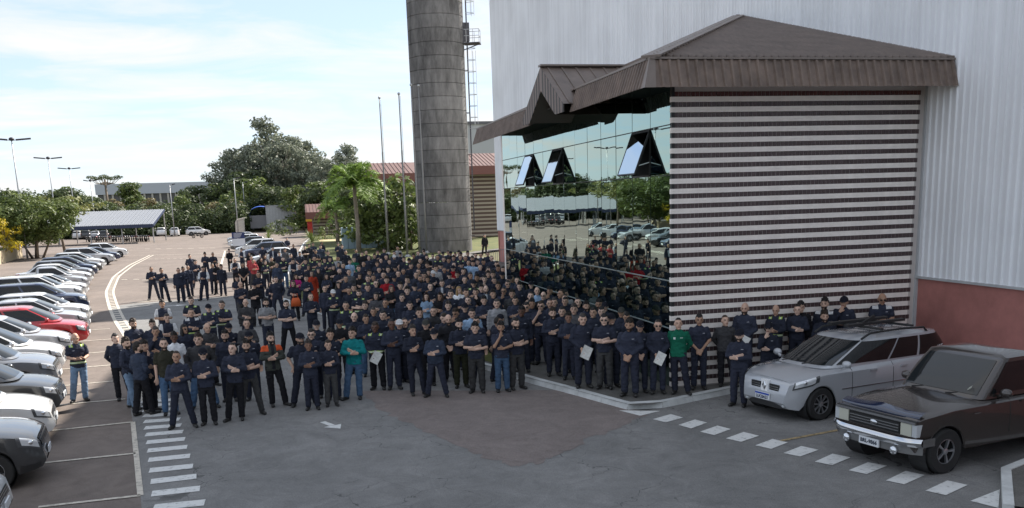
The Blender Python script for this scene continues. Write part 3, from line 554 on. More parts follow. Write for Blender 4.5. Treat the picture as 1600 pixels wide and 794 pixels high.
x0, x1, zt = far_box(728, 800, 194, 150); gs = empty('grey_block', (x0, 150, 0), 0, 'plain pale grey block rising behind the red roofs', 'building'); MB().box(0, x1-x0, 0, 20, 0, zt).build('wall', mat('pale grey block wall', (.42, .43, .44), .7), gs); MB().box(-.3, x1-x0+.3, -.3, 20, zt, zt+.5).build('parapet', mat('dark coping', (.12, .12, .13)), gs)
# ------------------------------------------------------------------ motorcycle shelter
M_SHR = mat('blue white ribbed roof sheet', (0.25, 0.265, 0.29), .55, var=.08); M_SHB = mat('blue ribbed roof sheet', (0.09, 0.12, 0.18), .5); M_NVY = mat('navy painted beam', (0.02, 0.032, 0.075), .5); M_POST = mat('grey painted post', (.32, .32, .32), .6)
sR = g(243, 379)[:2]; 
def shelter(y0, x_right, length, label):
    o = empty('motorcycle_shelter', (x_right, y0, 0), R(-4), label, 'shelter', 'open shelters of the far car park'); D = 9.0
    for k in range(int(length/.55)):
        x = -k*.55; q = MB(); q.add([(x, -.6, 2.75), (x-.53, -.6, 2.75), (x-.53, D, 4.9), (x, D, 4.9)], [(0, 1, 2, 3)]); [q.bar((x-.1-t_, -.6, 2.8), (x-.1-t_, D, 4.95), .13, .09, 1) for t_ in (0, .26)]; q.build('roof_sheet', [M_SHB, M_SHR], o)
    MB().box(-length, 0.05, -.72, -.6, 2.3, 2.8).build('front_beam', M_NVY, o); q = MB(); q.bar((.06, -.6, 2.6), (.06, D, 4.8), .12, .3); q.build('end_beam', M_NVY, o)
    pmn = MB().box(-.07, .07, -.07, .07, 0, 2.5).mesh('post', M_POST); pmb = MB().box(-.07, .07, -.07, .07, 0, 4.7).mesh('post', M_POST)
    for k in range(int(length/4.5)+1):
        put('post', pmn, o, (-k*4.5-.1, -.4, 0)); put('post', pmb, o, (-k*4.5-.1, D-.3, 0))
    return o
shelter(sR[1], sR[0], 46, 'open motorcycle shelter with blue and white ribbed roof at left')
# ------------------------------------------------------------------ low wall and fence at left
M_BEI = mat('beige rendered wall', (0.45, 0.37, 0.25), .85, var=.15)
a, b_ = g(-60, 432)[:2], g(36, 402)[:2]; q = MB(); d = (b_-a)/np.linalg.norm(b_-a); n_ = np.array([-d[1], d[0]]); q.prism([a, b_, b_+n_*.25, a+n_*.25], 0, 1.25); tag(q.build('retaining_wall', M_BEI), 'low beige rendered wall at the left edge', 'wall')
sheet('grass_bank', [tuple(a+n_*.2), tuple(b_+n_*.2), tuple(b_+n_*14), tuple(a+n_*14)], 1.2, ground_mat('pale rough grass', (.1, .12, .03), (.22, .2, .06), .6, fine=12))  # lighter, yellower grass than the surrounding ground
fo = empty('concrete_fence', (0, 0, 0), 0, 'wire fence on pale concrete posts with bent tops', 'fence')
for k in range(15):
    x_ = 370+k*1.55 if k < 9 else 383+(k-9)*-14.0; y_ = 371-k*.9 if k < 9 else 357.5
    p = g(x_, y_); q = MB(); q.bar((0, 0, 0), (0, 0, 2.5), .16); q.bar((0, 0, 2.45), (.35, -.1, 2.95), .14); q.build('fence_post', pc_, fo, loc=(p[0], p[1], 0))
pp = [g(383-k*14.0, 357.5) for k in range(6)]
for z in (.5, 1.2, 1.9, 2.4): 
    q = MB(); q.tube([(p[0], p[1]-.1, z) for p in pp], .03, 4); q.build('wire', M_GALV, fo)
# ------------------------------------------------------------------ crowd barrier beside the shed
pb = g(787, 418, 0); br = empty('crowd_barrier', (pb[0]-.3, pb[1], KZ), R(20), 'galvanised steel crowd barrier beside the far glass corner', 'barrier')
q = MB(); q.tube([(-.9, 0, 0), (-.9, 0, 1.1), (.9, 0, 1.1), (.9, 0, 0)], .03, 6); q.tube([(-.9, 0, .2), (.9, 0, .2)], .025, 6); q.build('frame', M_GALV, br)
for k in range(11): MB().tube([(-.75+k*.15, 0, .2), (-.75+k*.15, 0, 1.1)], .014, 5).build('upright', M_GALV, br)
# ------------------------------------------------------------------ sign, containers, play box
ps = g(375, 400); sg = empty('notice_board', (ps[0], ps[1], 0), R(8), 'blue notice board on two posts beside the parked cars', 'sign')
M_SGB = mat('navy sign face', (0.02, 0.035, 0.12), .4)
for s_ in (-.4, .4): MB().bar((s_, .03, 0), (s_, .03, 2.0), .07).build('post', M_GALV, sg)
MB().box(-.62, .62, -.03, 0, 1.75, 2.35).build('panel', M_SGB, sg); MB().box(-.62, .62, -.03, 0, 1.0, 1.72).build('panel', mat('white sign face', (.62, .64, .68), .5), sg)
for k in range(4): MB().box(-.45, .2+.06*k, -.04, -.031, 1.87+k*.11, 1.91+k*.11).build('text_line', mat('white lettering', (.7, .7, .72), .5), sg)
p0 = g(410, 362); tk = empty('container_truck', (p0[0], p0[1], 0), 0, 'parked truck body under a bright blue tarpaulin', 'truck')
MB().box(-2.2, 2.2, 0, 6, .7, 3.2).build('cargo_box', mat('grey steel cargo box', (.18, .18, .19), .6), tk)
q = MB(); q.grid(lambda u_, v_: (-2.3+4.6*u_, -.1+6.2*v_, 3.15+1.9*math.sin(math.pi*u_)**.35*(.92+.08*math.sin(v_*9))), 14, 8); q.build('tarpaulin', mat('blue tarpaulin', (.02, .09, .42), .5, var=.2), tk, True)
for s_ in (-1.7, 1.7): MB().lathe([(0, -.15), (.45, -.15), (.5, -.1), (.5, .1), (.45, .15), (0, .15)], 14, Matrix.Translation((s_, .6, .5))@Matrix.Rotation(R(90), 4, 'Y')).build('wheel', M_BLK, tk)
p0 = g(442, 361); wt = empty('storage_container', (p0[0], p0[1], 0), 0, 'grey storage container standing before the tall trees', 'container')
MB().box(-3.0, 3.0, 0, 4, 0.15, 4.9).build('body', mat('grey container wall', (.4, .41, .41), .7, var=.2), wt)
for k in range(11): MB().box(-2.9+k*.56, -2.75+k*.56, -.08, 0, .3, 4.8).build('rib', mat('grey container rib', (.36, .37, .37), .7), wt)
MB().box(-3.1, 3.1, -.1, 4.1, 4.9, 5.05).build('roof', M_GALV, wt)
p0 = g(490, 366); pb_ = empty('play_house', (p0[0], p0[1], KZ), 0, 'small red and yellow box by the garden', 'play house')
MB().box(-.9, .9, 0, 1.5, 0, 2.0).build('body', mat('red panel', (.5, .03, .02), .5), pb_); MB().box(-1.1, 1.1, -.3, 1.7, 2.0, 3.3).build('top', mat('yellow panel', (.6, .33, .02), .5), pb_)
p0 = g(556, 392); ob = empty('blue_kiosk', (p0[0], p0[1]+2, KZ), 0, 'pale blue kiosk wall standing among the palms', 'kiosk')
M_KB = mat('pale blue panel', (.32, .42, .5), .6, var=.1)
for k in range(8): MB().box(-1.2+k*.62, -.62+k*.62, 0, 1.6, 0, 2.2 if k < 2 else 1.55).build('panel', M_KB, ob)
# ------------------------------------------------------------------ trees and plants
def leaf_mat(name, c1, c2, trans=0.3):
    M_ = bpy.data.materials.new(name); M_.use_nodes = True; t = M_.node_tree; b = t.nodes['Principled BSDF']; o = t.nodes['Material Output']
    ge = nn(t, 'ShaderNodeNewGeometry'); n1 = nn(t, 'ShaderNodeTexNoise'); n1.inputs['Scale'].default_value = 0.9; n1.inputs['Detail'].default_value = 3; t.links.new(ge.outputs['Position'], n1.inputs['Vector'])
    ad = nn(t, 'ShaderNodeMath', operation='MULTIPLY_ADD'); t.links.new(ge.outputs['Random Per Island'], ad.inputs[0]); ad.inputs[1].default_value = 0.4; t.links.new(n1.outputs[0], ad.inputs[2])
    r_ = nn(t, 'ShaderNodeValToRGB'); r_.color_ramp.elements[0].position = 0.4; r_.color_ramp.elements[1].position = 0.95; r_.color_ramp.elements[0].color = (*c1, 1); r_.color_ramp.elements[1].color = (*c2, 1); t.links.new(ad.outputs[0], r_.inputs[0])
    t.links.new(r_.outputs[0], b.inputs['Base Color']); b.inputs['Roughness'].default_value = 0.55; b.inputs['Specular IOR Level'].default_value = 0.3
    tr = nn(t, 'ShaderNodeBsdfTranslucent'); t.links.new(r_.outputs[0], tr.inputs[0]); mx_ = nn(t, 'ShaderNodeMixShader'); mx_.inputs[0].default_value = trans
    t.links.new(b.outputs[0], mx_.inputs[1]); t.links.new(tr.outputs[0], mx_.inputs[2]); t.links.new(mx_.outputs[0], o.inputs[0]); return M_
M_BARK = mat('grey brown bark', (.17, .135, .105), .9, var=.3, vscale=3, bump=.4, bscale=8); M_BARKP = mat('pale bark', (.26, .22, .18), .9, var=.25, vscale=3)
LEAF = {'dark': leaf_mat('dark leaves', (0.027, 0.044, 0.019), (0.093, 0.121, 0.046)), 'mid': leaf_mat('green leaves', (0.043, 0.069, 0.019), (0.149, 0.189, 0.053)), 'light': leaf_mat('light leaves', (0.074, 0.098, 0.026), (0.236, 0.241, 0.079)),
        'olive': leaf_mat('olive dry leaves', (0.093, 0.086, 0.039), (0.273, 0.229, 0.118)), 'euca': leaf_mat('grey green leaves', (0.078, 0.098, 0.074), (0.258, 0.280, 0.203)), 'yellow': leaf_mat('yellow flowers', (.16, .15, .015), (.6, .45, .02)), 'palm': leaf_mat('palm leaves', (0.054, 0.109, 0.019), (0.232, 0.341, 0.070))}
def clumps(b, centers, radii, per, size, seed):
    r_ = np.random.default_rng(seed)
    for c, rad in zip(centers, radii):
        n = max(6, int(per*rad[0]*rad[2]))
        d = r_.normal(size=(n, 3)); d /= np.linalg.norm(d, axis=1)[:, None]; rr = r_.uniform(.45, 1.05, n)**.6
        p = np.array(c)+d*rr[:, None]*np.array(rad)
        nr = d+r_.normal(0, .55, (n, 3))+np.array([0, 0, .35]); nr /= np.linalg.norm(nr, axis=1)[:, None]
        a = np.cross(nr, r_.normal(size=(n, 3))); a /= np.linalg.norm(a, axis=1)[:, None]; e = np.cross(nr, a); sz = size*r_.uniform(.6, 1.4, n)[:, None]
        a = a*sz; e = e*sz*.55
        v_ = np.stack([p-a, p-e*.9+a*.1, p+a, p+e+a*.1], 1).reshape(-1, 3); o = len(b.v); b.v += [tuple(x) for x in v_]
        b.f += [(o+4*i, o+4*i+1, o+4*i+2, o+4*i+3) for i in range(n)]; b.m += [0]*n
def tree_meshes(kind, H_, spread, seed, leaf, per=55, size=.34, nclump=26, trunk_r=.28, base=.35, bark=None, top=1.0, crad=(.22, .4)):
    """trunk with limbs that end in leaf clumps; the crown is thousands of leaf faces with gaps between clumps"""
    r_ = np.random.default_rng(seed); tb = MB(); cb_ = MB(); ends = []; zc0 = H_*base
    lean = r_.normal(0, .03, 2)*H_
    tb.tube([(0, 0, 0), (lean[0]*.3, lean[1]*.3, H_*base*.5), (lean[0]*.6, lean[1]*.6, zc0), (lean[0], lean[1], H_*.72)], [trunk_r, trunk_r*.8, trunk_r*.62, trunk_r*.22], 8)
    for k in range(nclump):
        t_ = r_.uniform(0, 1); ang = r_.uniform(0, 6.283)
        if kind == 'round': rr = spread*math.sqrt(r_.uniform(.05, 1))*math.sqrt(max(.08, 1-(2*t_-1)**2*.8)); z = zc0+(H_-zc0)*t_*.93
        elif kind == 'tall': rr = spread*r_.uniform(.1, 1)*(1-.72*t_**1.5); z = zc0+(H_-zc0)*t_*.95
        elif kind == 'flat': rr = spread*math.sqrt(r_.uniform(.02, 1)); z = zc0+(H_-zc0)*(.45+.5*t_)*(1-.3*(rr/spread)**2)
        else: rr = spread*r_.uniform(.1, 1); z = H_*t_*.9
        c = (lean[0]*.7+rr*math.cos(ang), lean[1]*.7+rr*math.sin(ang), z); ends.append(c)
    radii = [np.array([1, 1, .72])*spread*r_.uniform(*crad) for _ in ends]
    if kind == 'flat': radii = [q*np.array([1.1, 1.1, .55]) for q in radii]
    for c in ends[:max(8, nclump//2)]:
        s0 = (lean[0]*.5, lean[1]*.5, min(c[2]*.72, zc0*1.05)); mid = [lerp(s0[i], c[i], .5) for i in range(3)]; mid[2] += .06*H_
        tb.tube([s0, mid, c], [trunk_r*.42, trunk_r*.25, trunk_r*.07], 5, cap=False)
    clumps(cb_, ends, radii, per, size, seed+1)
    return tb.mesh('trunk', bark or M_BARK, True), cb_.mesh('crown', LEAF[leaf])
TM = {}
def tree(key, loc, sc, rz, name, label, cat='tree', group=None, args=None, zs=1.0):
    if key not in TM: TM[key] = tree_meshes(**args)
    o = empty(name, loc, rz, label, cat, group); o.scale = (sc, sc, sc*zs); put('trunk', TM[key][0], o); put('crown', TM[key][1], o); return o
A_ = dict
# the tree by the left parking row, two smaller ones beside it
def at(px, py): p = g(px, py); return (p[0], p[1], 0)
tree('left', at(58, 404), .82, 0, 'spreading_tree', 'broad green tree with several stems behind the left car row', 'tree', None, A_(kind='round', H_=9.0, spread=6.0, seed=3, leaf='mid', per=120, size=.22, nclump=44, trunk_r=.3, base=.36), .88)
tree('left2', at(102, 396), .95, 0, 'spreading_tree', 'smaller light green tree in front of the shelter', 'tree', None, A_(kind='flat', H_=7.6, spread=4.4, seed=8, leaf='light', per=130, size=.2, nclump=26, trunk_r=.2, base=.42))
tree('left3', at(18, 403), .85, 0, 'spreading_tree', 'dark green tree at the left edge above the yellow bush', 'tree', None, A_(kind='round', H_=8.2, spread=5.0, seed=13, leaf='dark', per=110, size=.22, nclump=30, trunk_r=.26, base=.36))
for dx, dy, sx_ in ((.7, .2, .9), (-.6, .3, -1.1), (.15, -.5, .3)):
    p = at(60, 404); q = MB(); q.tube([(0, 0, 0), (sx_*.8, dy, 1.8), (sx_*2.0, dy*2, 4.2)], [.17, .13, .06], 6); q.build('stem', M_BARK, bpy.data.objects['spreading_tree'], True, (dx, dy, 0))
tree('ybush', g(10, 392, 1.2), 1, 0, 'flowering_bush', 'bush with bright yellow blossom above the beige wall', 'bush', None, A_(kind='bush', H_=3.2, spread=1.9, seed=21, leaf='yellow', per=260, size=.14, nclump=16, trunk_r=.08, base=.2))
# hedge of background trees, each one its own thing
KINDS_ = {'bgA': A_(kind='round', H_=11, spread=5.2, seed=31, leaf='dark', per=60, size=.34, nclump=34, trunk_r=.25, base=.2), 'bgB': A_(kind='round', H_=10, spread=4.6, seed=37, leaf='mid', per=60, size=.32, nclump=30, trunk_r=.22, base=.18), 'bgC': A_(kind='tall', H_=12, spread=4.4, seed=41, leaf='olive', per=60, size=.32, nclump=32, trunk_r=.2, base=.12),
          'bgD': A_(kind='tall', H_=13, spread=4.6, seed=47, leaf='mid', per=55, size=.34, nclump=34, trunk_r=.22, base=.15), 'bgE': A_(kind='tall', H_=24, spread=7.5, seed=53, leaf='euca', per=48, size=.36, nclump=95, trunk_r=.4, base=.28, bark=M_BARKP, crad=(.13, .25)), 'bgF': A_(kind='round', H_=20, spread=8, seed=59, leaf='euca', per=48, size=.36, nclump=95, trunk_r=.42, base=.28, bark=M_BARKP, crad=(.12, .24))}
NAMES_ = {'bgA': 'dark evergreen tree', 'bgB': 'mid green leafy tree', 'bgC': 'dry olive coloured tree', 'bgD': 'upright green tree', 'bgE': 'tall grey green eucalyptus', 'bgF': 'broad grey green eucalyptus'}
bg_ = [(-8, 322, 'bgA', 150), (22, 308, 'bgA', 165), (50, 312, 'bgF', 210), (86, 305, 'bgA', 175), (112, 300, 'bgB', 190), (135, 318, 'bgA', 180), (158, 322, 'bgB', 185), (178, 318, 'bgC', 190), (205, 282, 'bgD', 215), (192, 326, 'bgB', 178), (222, 318, 'bgC', 185), (240, 306, 'bgC', 200), (256, 322, 'bgA', 180), (277, 302, 'bgB', 195), (292, 316, 'bgA', 182), (313, 288, 'bgA', 205), (328, 312, 'bgC', 182), (344, 300, 'bgB', 190), (360, 318, 'bgC', 180), (377, 276, 'bgA', 200), (398, 285, 'bgB', 188), (412, 310, 'bgD', 185), (432, 300, 'bgA', 182), (452, 306, 'bgC', 178), (470, 298, 'bgB', 170), (492, 292, 'bgD', 165), (512, 300, 'bgA', 160), (530, 285, 'bgB', 165), (575, 296, 'bgD', 150), (560, 305, 'bgA', 140)]
eu = [(372, 236, 'bgF', 215), (392, 226, 'bgF', 222), (411, 190, 'bgE', 218), (432, 216, 'bgF', 205), (455, 219, 'bgE', 212), (474, 226, 'bgE', 222), (488, 240, 'bgF', 200), (545, 232, 'bgE', 190), (520, 256, 'bgF', 188), (505, 246, 'bgF', 196), (532, 250, 'bgE', 200), (562, 258, 'bgF', 185), (350, 262, 'bgF', 210)]
side = ['at the far left', 'left of the shelter', 'behind the shelter', 'before the distant warehouse', 'behind the far parked cars', 'beyond the fence', 'behind the container', 'behind the palms', 'near the flagpoles']
def place_bg(lst, grp):
    for px, py, k, Y in lst:
        d = ray(px, py); p = CAM+d*((Y-CAM[1])/d[1]); s_ = (p[2]+(.9 if px < 190 or px > 350 else -.5))/KINDS_[k]['H_']
        w_ = 'left of the motorcycle shelter' if px < 100 else 'behind the motorcycle shelter' if px < 200 else 'behind the far parked cars' if px < 350 else 'in the grove behind the container' if px < 480 else 'behind the palms'
        o = tree(k, (p[0], Y, 0), s_, rng.uniform(0, 6.28), 'background_tree', NAMES_[k]+' '+w_, 'tree', NAMES_[k].replace('eucalyptus', 'eucalypt')+'s '+w_, KINDS_[k]); w2 = 1.0 if k in ('bgE', 'bgF') else 1.3; o.scale = (s_*w2, s_*w2, s_)
place_bg(bg_, ''); place_bg(eu, '')
ORD = ['leftmost', 'second from left', 'third from left', 'fourth from left', 'fifth from left', 'sixth from left', 'seventh from left', 'eighth from left', 'ninth from left', 'tenth from left', 'eleventh from left', 'twelfth from left', 'thirteenth from left', 'fourteenth from left', 'fifteenth from left']
def ordinal(os_, key):
    os_ = sorted(os_, key=key); n = len(os_)
    for i, o in enumerate(os_): o['label'] = o['label']+', '+('left one' if n == 2 and i == 0 else 'right one' if n == 2 else 'rightmost' if i == n-1 else 'middle one' if n == 3 and i == 1 else ORD[min(i, 14)])
_tl = {}
for o in bpy.data.objects:
    if o.name.startswith('background_tree') and o.parent is None: _tl.setdefault(o['label'], []).append(o)
for os_ in _tl.values():
    if len(os_) > 1: ordinal(os_, lambda o: (o.location.x-CAM[0])/(o.location.y-CAM[1]))
# understorey that reads as one mass below the far trees
b = MB(); r2 = np.random.default_rng(5); cs, rs = [], []
for k in range(230):
    px = r2.uniform(-30, 560); Y = r2.uniform(170, 188) if px < 385 else r2.uniform(190, 205); d = ray(px, 345); p = CAM+d*((Y-CAM[1])/d[1]); h_ = r2.uniform(1.6, 5.2); cs.append((p[0], Y, h_*.6)); rs.append(np.array([2.4, 1.8, h_*.75]))
clumps(b, cs, rs, 34, .34, 6); tag(b.build('undergrowth', LEAF['dark']), 'dense undergrowth below the far trees', 'undergrowth', None, 'stuff')
# parasol pine on the skyline
d = ray(163, 274); Y = 250; p = CAM+d*((Y-CAM[1])/d[1]); pn = empty('parana_pine', (p[0], Y, 0), 0, 'flat topped pine on the skyline at left', 'tree'); H_ = p[2]
q = MB(); q.tube([(0, 0, 0), (0, 0, H_-1)], [.45, .25], 8); cs = []
for k in range(12):
    a = k*.5236; rr = 2.6+1.3*(k % 2); q.tube([(0, 0, H_-2.6+.4*(k % 3)), (rr*.6*math.cos(a), rr*.6*math.sin(a), H_-2.2), (rr*math.cos(a), rr*math.sin(a), H_-.9)], [.12, .09, .05], 5); cs.append((rr*math.cos(a), rr*math.sin(a), H_-.8+.3*(k % 2)))
q.build('trunk', M_BARK, pn, True); cs.append((0, 0, H_-.2)); b = MB(); clumps(b, cs, [np.array([.95, .95, .5])]*13, 150, .2, 9); b.build('crown', LEAF['dark'], pn)
# palms
def palm(px, py, zt, label, nf=17, L_=3.3, seed=2):
    p = g(px, py); o = empty('palm_tree', (p[0], p[1], KZ), 0, label, 'palm', 'palms in the garden'); r_ = np.random.default_rng(seed)
    q = MB(); q.tube([(0, 0, 0), (.05, 0, zt*.4), (-.05, .05, zt*.8), (0, 0, zt)], [.26, .21, .18, .2], 10); q.build('trunk', M_BARKP, o, True)
    for k in range(nf):
        a = k*2.4+r_.uniform(-.2, .2); el = r_.uniform(.1, 1.25); rib = []
        for i in range(12):
            s_ = i/11; rr = L_*s_*math.cos(el)*(1-.15*s_)+.15; z = L_*(s_*math.sin(el)-.72*s_*s_*(1.1-.4*math.sin(el))); rib.append(Vector((rr*math.cos(a), rr*math.sin(a), zt+z)))
        fb = MB(); fb.tube(rib, [.04*(1-.8*i/11) for i in range(12)], 4, cap=False)
        for i in range(1, 12):
            for s_ in (-1, 1):
                for ff in (0, .33, .66):
                    c = rib[i-1].lerp(rib[i], ff); t_ = (rib[i]-rib[i-1]).normalized(); sd_ = Vector((-math.sin(a), math.cos(a), 0))*s_; ll = .85*(1-.45*abs(i/11-.5))*r_.uniform(.8, 1.15)
                    tip = c+(sd_*.62+t_*.5+Vector((0, 0, r_.uniform(-.75, .25)))).normalized()*ll; w_ = t_*.045; m_ = c.lerp(tip, .5)+Vector((0, 0, .05)); fb.add([c-w_, c+w_, m_+w_, tip, m_-w_], [(0, 1, 2, 3, 4)])
        fb.build('frond', LEAF['palm'], o)
    return o
palm(561, 396, 6.6, 'tall feathery palm left of the flagpoles', 42, 4.3, 2)
palm(528, 380, 4.2, 'smaller palm just left of the tall palm', 18, 3.2, 5)
# shrubs in the garden
SHR = {'shA': A_(kind='bush', H_=3.4, spread=2.1, seed=61, leaf='dark', per=150, size=.17, nclump=16, trunk_r=.07, base=.15), 'shB': A_(kind='bush', H_=2.2, spread=1.6, seed=67, leaf='mid', per=200, size=.13, nclump=14, trunk_r=.05, base=.15), 'shC': A_(kind='bush', H_=4.6, spread=2.6, seed=71, leaf='mid', per=130, size=.2, nclump=20, trunk_r=.1, base=.2)}
for px, py, k, s_, lb in [(592, 392, 'shC', 1.05, 'dark rounded shrub behind the leftmost flagpole'), (612, 388, 'shA', 1.3, 'dense dark shrub between the flagpoles'), (643, 392, 'shC', 1.3, 'tall shrub at the left foot of the tower'), (604, 391, 'shC', 1.7, 'tall leafy shrub hiding the red roofed office'), (622, 391, 'shC', 1.55, 'tall leafy shrub between the second and third flagpoles'), (672, 395, 'shB', 1.5, 'spiky green shrub in front of the tower base'), (576, 384, 'shC', 1.15, 'large dark shrub right of the tall palm'), (508, 376, 'shB', 1.0, 'low green bush between the agave and the small palm'), (455, 368, 'shB', 1.1, 'round bush left of the agave'), (425, 367, 'shB', 1.0, 'round bush beside the blue tarpaulin truck'), (440, 365, 'shA', .7, 'small dark bush before the grey container'), (520, 368, 'shA', .9, 'dark bush behind the small palm'), (545, 372, 'shA', 1.2, 'dark bush behind the pale kiosk')]:
    p = g(px, py); tree(k, (p[0], p[1], KZ), s_, rng.uniform(0, 6.28), 'garden_shrub', lb, 'shrub', 'shrubs of the garden', SHR[k])
def rosette(px, py, label, n=34, L_=1.7):
    p = g(px, py); o = empty('agave_plant', (p[0], p[1], KZ), 0, label, 'plant'); r_ = np.random.default_rng(int(px)); 
    for k in range(n):
        a = k*2.4; el = r_.uniform(.15, 1.35); q = MB(); d = Vector((math.cos(a)*math.cos(el), math.sin(a)*math.cos(el), math.sin(el))); sd_ = Vector((-math.sin(a), math.cos(a), 0)); m_ = d*L_*.5+Vector((0, 0, .12)); tip = d*L_-Vector((0, 0, .2*L_*math.cos(el)))
        q.add([sd_*-.05, sd_*.05, m_+sd_*.07, tip, m_-sd_*.07, m_+Vector((0, 0, -.03))], [(0, 1, 2, 5), (0, 5, 4), (5, 2, 3), (5, 3, 4)]); q.build('leaf', LEAF['mid'], o)
    return o
rosette(487, 380, 'spiky cycad rosette behind the crowd at centre left', 40, 2.0); rosette(420, 374, 'small spiky rosette near the blue tarpaulin truck', 24, 1.4)
# ------------------------------------------------------------------ vehicles
M_PAINT = mat('car paint', (.5, .5, .5), .26, spec=.5, objcol=True, coat=1.0); NT(M_PAINT)[1].inputs['Metallic'].default_value = .15
M_TINT = mat('tinted car glass', (.01, .011, .012), .05, spec=.45); M_WIND = mat('windscreen glass', (.018, .021, .023), .04, spec=.6)
M_TYRE = mat('tyre rubber', (.018, .018, .018), .85, bump=.2, bscale=60); M_RIM = mat('alloy rim', (.45, .46, .48), .3, metal=.8); M_CHR = mat('chrome', (.62, .63, .65), .12, metal=1.0)
M_PLAS = mat('black plastic trim', (.02, .02, .021), .55); M_LAMP = mat('headlamp glass', (.5, .52, .54), .08, spec=.8, coat=1.0); M_LAMPB = mat('headlamp inner chrome', (.7, .72, .75), .1, metal=.9); M_TAIL = mat('red tail lamp', (.35, .012, .012), .15, coat=1.0)
M_HOUS = mat('dark lamp housing', (.06, .062, .065), .2, coat=1.0); M_LENS = mat('clear lamp lens', (.72, .74, .76), .1, metal=.35, coat=1.0); M_PLT = mat('white number plate', (.68, .7, .72), .5); M_PLB = mat('blue number plate band', (.02, .07, .4), .5); M_SEAT = mat('dark car interior', (.03, .03, .03), .9)
def cubic(xs, ys, x):
    """smooth interpolation through control points"""
    xs, ys = np.array(xs, float), np.array(ys, float); d = np.diff(ys)/np.diff(xs); m_ = np.r_[d[0], (d[:-1]+d[1:])/2, d[-1]]
    for i in range(1, len(d)):
        if d[i-1]*d[i] <= 0: m_[i] = 0
    x = np.clip(x, xs[0], xs[-1]); i = np.clip(np.searchsorted(xs, x, side='right')-1, 0, len(xs)-2); h = xs[i+1]-xs[i]; t = (x-xs[i])/h
    return (2*t**3-3*t**2+1)*ys[i]+(t**3-2*t**2+t)*h*m_[i]+(-2*t**3+3*t**2)*ys[i+1]+(t**3-t**2)*h*m_[i+1]
class Car:
    def __init__(s, L, Wd, H, wb, fo, wr, deck, cab, belt, sill=.2, nose=.16, tail=.1, boot=True, ncab=5.0, roofw=.76, flare=.0, cabw=.9, taper=.30):
        s.__dict__.update(locals()); s.W = Wd/2; s.xf = wb/2+fo; s.xr = s.xf-L; s.xa = (wb/2, -wb/2)
        s.dx = [p[0] for p in deck]; s.dz = [p[1] for p in deck]
    def wid(s, x):
        c = (s.xf+s.xr)/2; h = (s.xf-s.xr)/2; t = np.abs((x-c)/h); return s.W*(1-s.taper*np.clip((t-.72)/.28, 0, 1)**2.4-.02*t**2)
    def row(s, j, x):     # j 0..5 -> y, z at station x
        w = s.wid(x); zt = cubic(s.dx, s.dz, x); sh = np.minimum(zt-.05, s.belt-.1)
        if j == 0:
            zb = np.full_like(x, s.sill)+.07*np.clip((np.abs(x-(s.xf+s.xr)/2)/((s.xf-s.xr)/2)-.8)/.2, 0, 1)
            for a in s.xa:
                r_ = s.wr*1.16; q = np.sqrt(np.maximum(0, r_**2-(x-a)**2)); zb = np.maximum(zb, np.where(np.abs(x-a) < r_, s.wr+q-.02, 0))
            return w*.965, zb
        if j == 1: z0 = s.row(0, x)[1]; return w*.995, np.maximum(z0+.02, s.sill+.16)
        if j == 2: return w*1.0, np.maximum(s.row(1, x)[1]+.012, sh*.72)
        if j == 3: return w*.985, np.maximum(s.row(2, x)[1]+.012, sh)
        if j == 4: return w*.905, zt-.025
        if j == 5: return w*.55, zt+.0
        return w*0, zt+.018
    def P(s, u, v):       # u along 0..1 (rear to front), v row 0..6
        zf = s.nose; j = int(min(5, math.floor(v))); f = v-j
        def pt(jj):
            fx = s.xf-[.06, 0, .015, .06, .10, .10, .09][jj]*zf/.16; rx = s.xr+[.05, 0, .01, .03, .05, .05, .05][jj]*s.tail/.1
            x = rx+(fx-rx)*u; xx = np.array([x]); y, z = s.row(jj, np.clip(xx, s.xr, s.xf)); return np.array([x, y[0], z[0]])
        a = pt(j); return a if f < 1e-6 else a*(1-f)+pt(j+1)*f
    def front_x(s, z):
        zs, xs = [], []
        for j in range(5):
            fx = s.xf-[.06, 0, .015, .06, .10, .10, .09][j]*s.nose/.16; y, zz = s.row(j, np.array([fx])); zs.append(zz[0]); xs.append(fx)
        return float(np.interp(z, zs, xs))
    def front_grid(s, y0, y1, z0, z1, m_, name, off=.008):
        b = MB(); b.grid(lambda u, v: (s.front_x(lerp(z0, z1, v))+off, lerp(y0, y1, u), lerp(z0, z1, v)), 8, 6); return b.mesh(name, m_, True)
    def body(s):
        us = np.unique(np.r_[np.linspace(0, 1, 58), 1-np.array([.004, .009, .016, .025]), .004, .01, .02]); n = len(us); b = MB(); vs = []
        rows = []
        for j in range(7):
            fx = s.xf-[.06, 0, .015, .06, .10, .10, .09][j]*s.nose/.16; rx = s.xr+[.05, 0, .01, .03, .05, .05, .05][j]*s.tail/.1; x = rx+(fx-rx)*us; y, z = s.row(j, x); rows.append(np.c_[x, y, z])
        full = rows+[r_*np.array([1, -1, 1]) for r_ in rows[-2::-1]]; nr = len(full)
        for r_ in full: vs += [tuple(p) for p in r_]
        fs = [(j*n+i, j*n+i+1, (j+1)*n+i+1, (j+1)*n+i) for j in range(nr-1) for i in range(n-1)]
        fs += [(j*n+n-1, (nr-1-j)*n+n-1, (nr-2-j)*n+n-1, (j+1)*n+n-1) for j in range(6)]; fs += [((j+1)*n, (nr-2-j)*n, (nr-1-j)*n, j*n) for j in range(6)]
        fs = [f[::-1] for f in fs]; b.add(vs, fs); me = b.mesh('body', M_PAINT, True); bm = bmesh.new(); bm.from_mesh(me); bmesh.ops.recalc_face_normals(bm, faces=bm.faces); bm.to_mesh(me); bm.free(); autosmooth(me, 38); return me
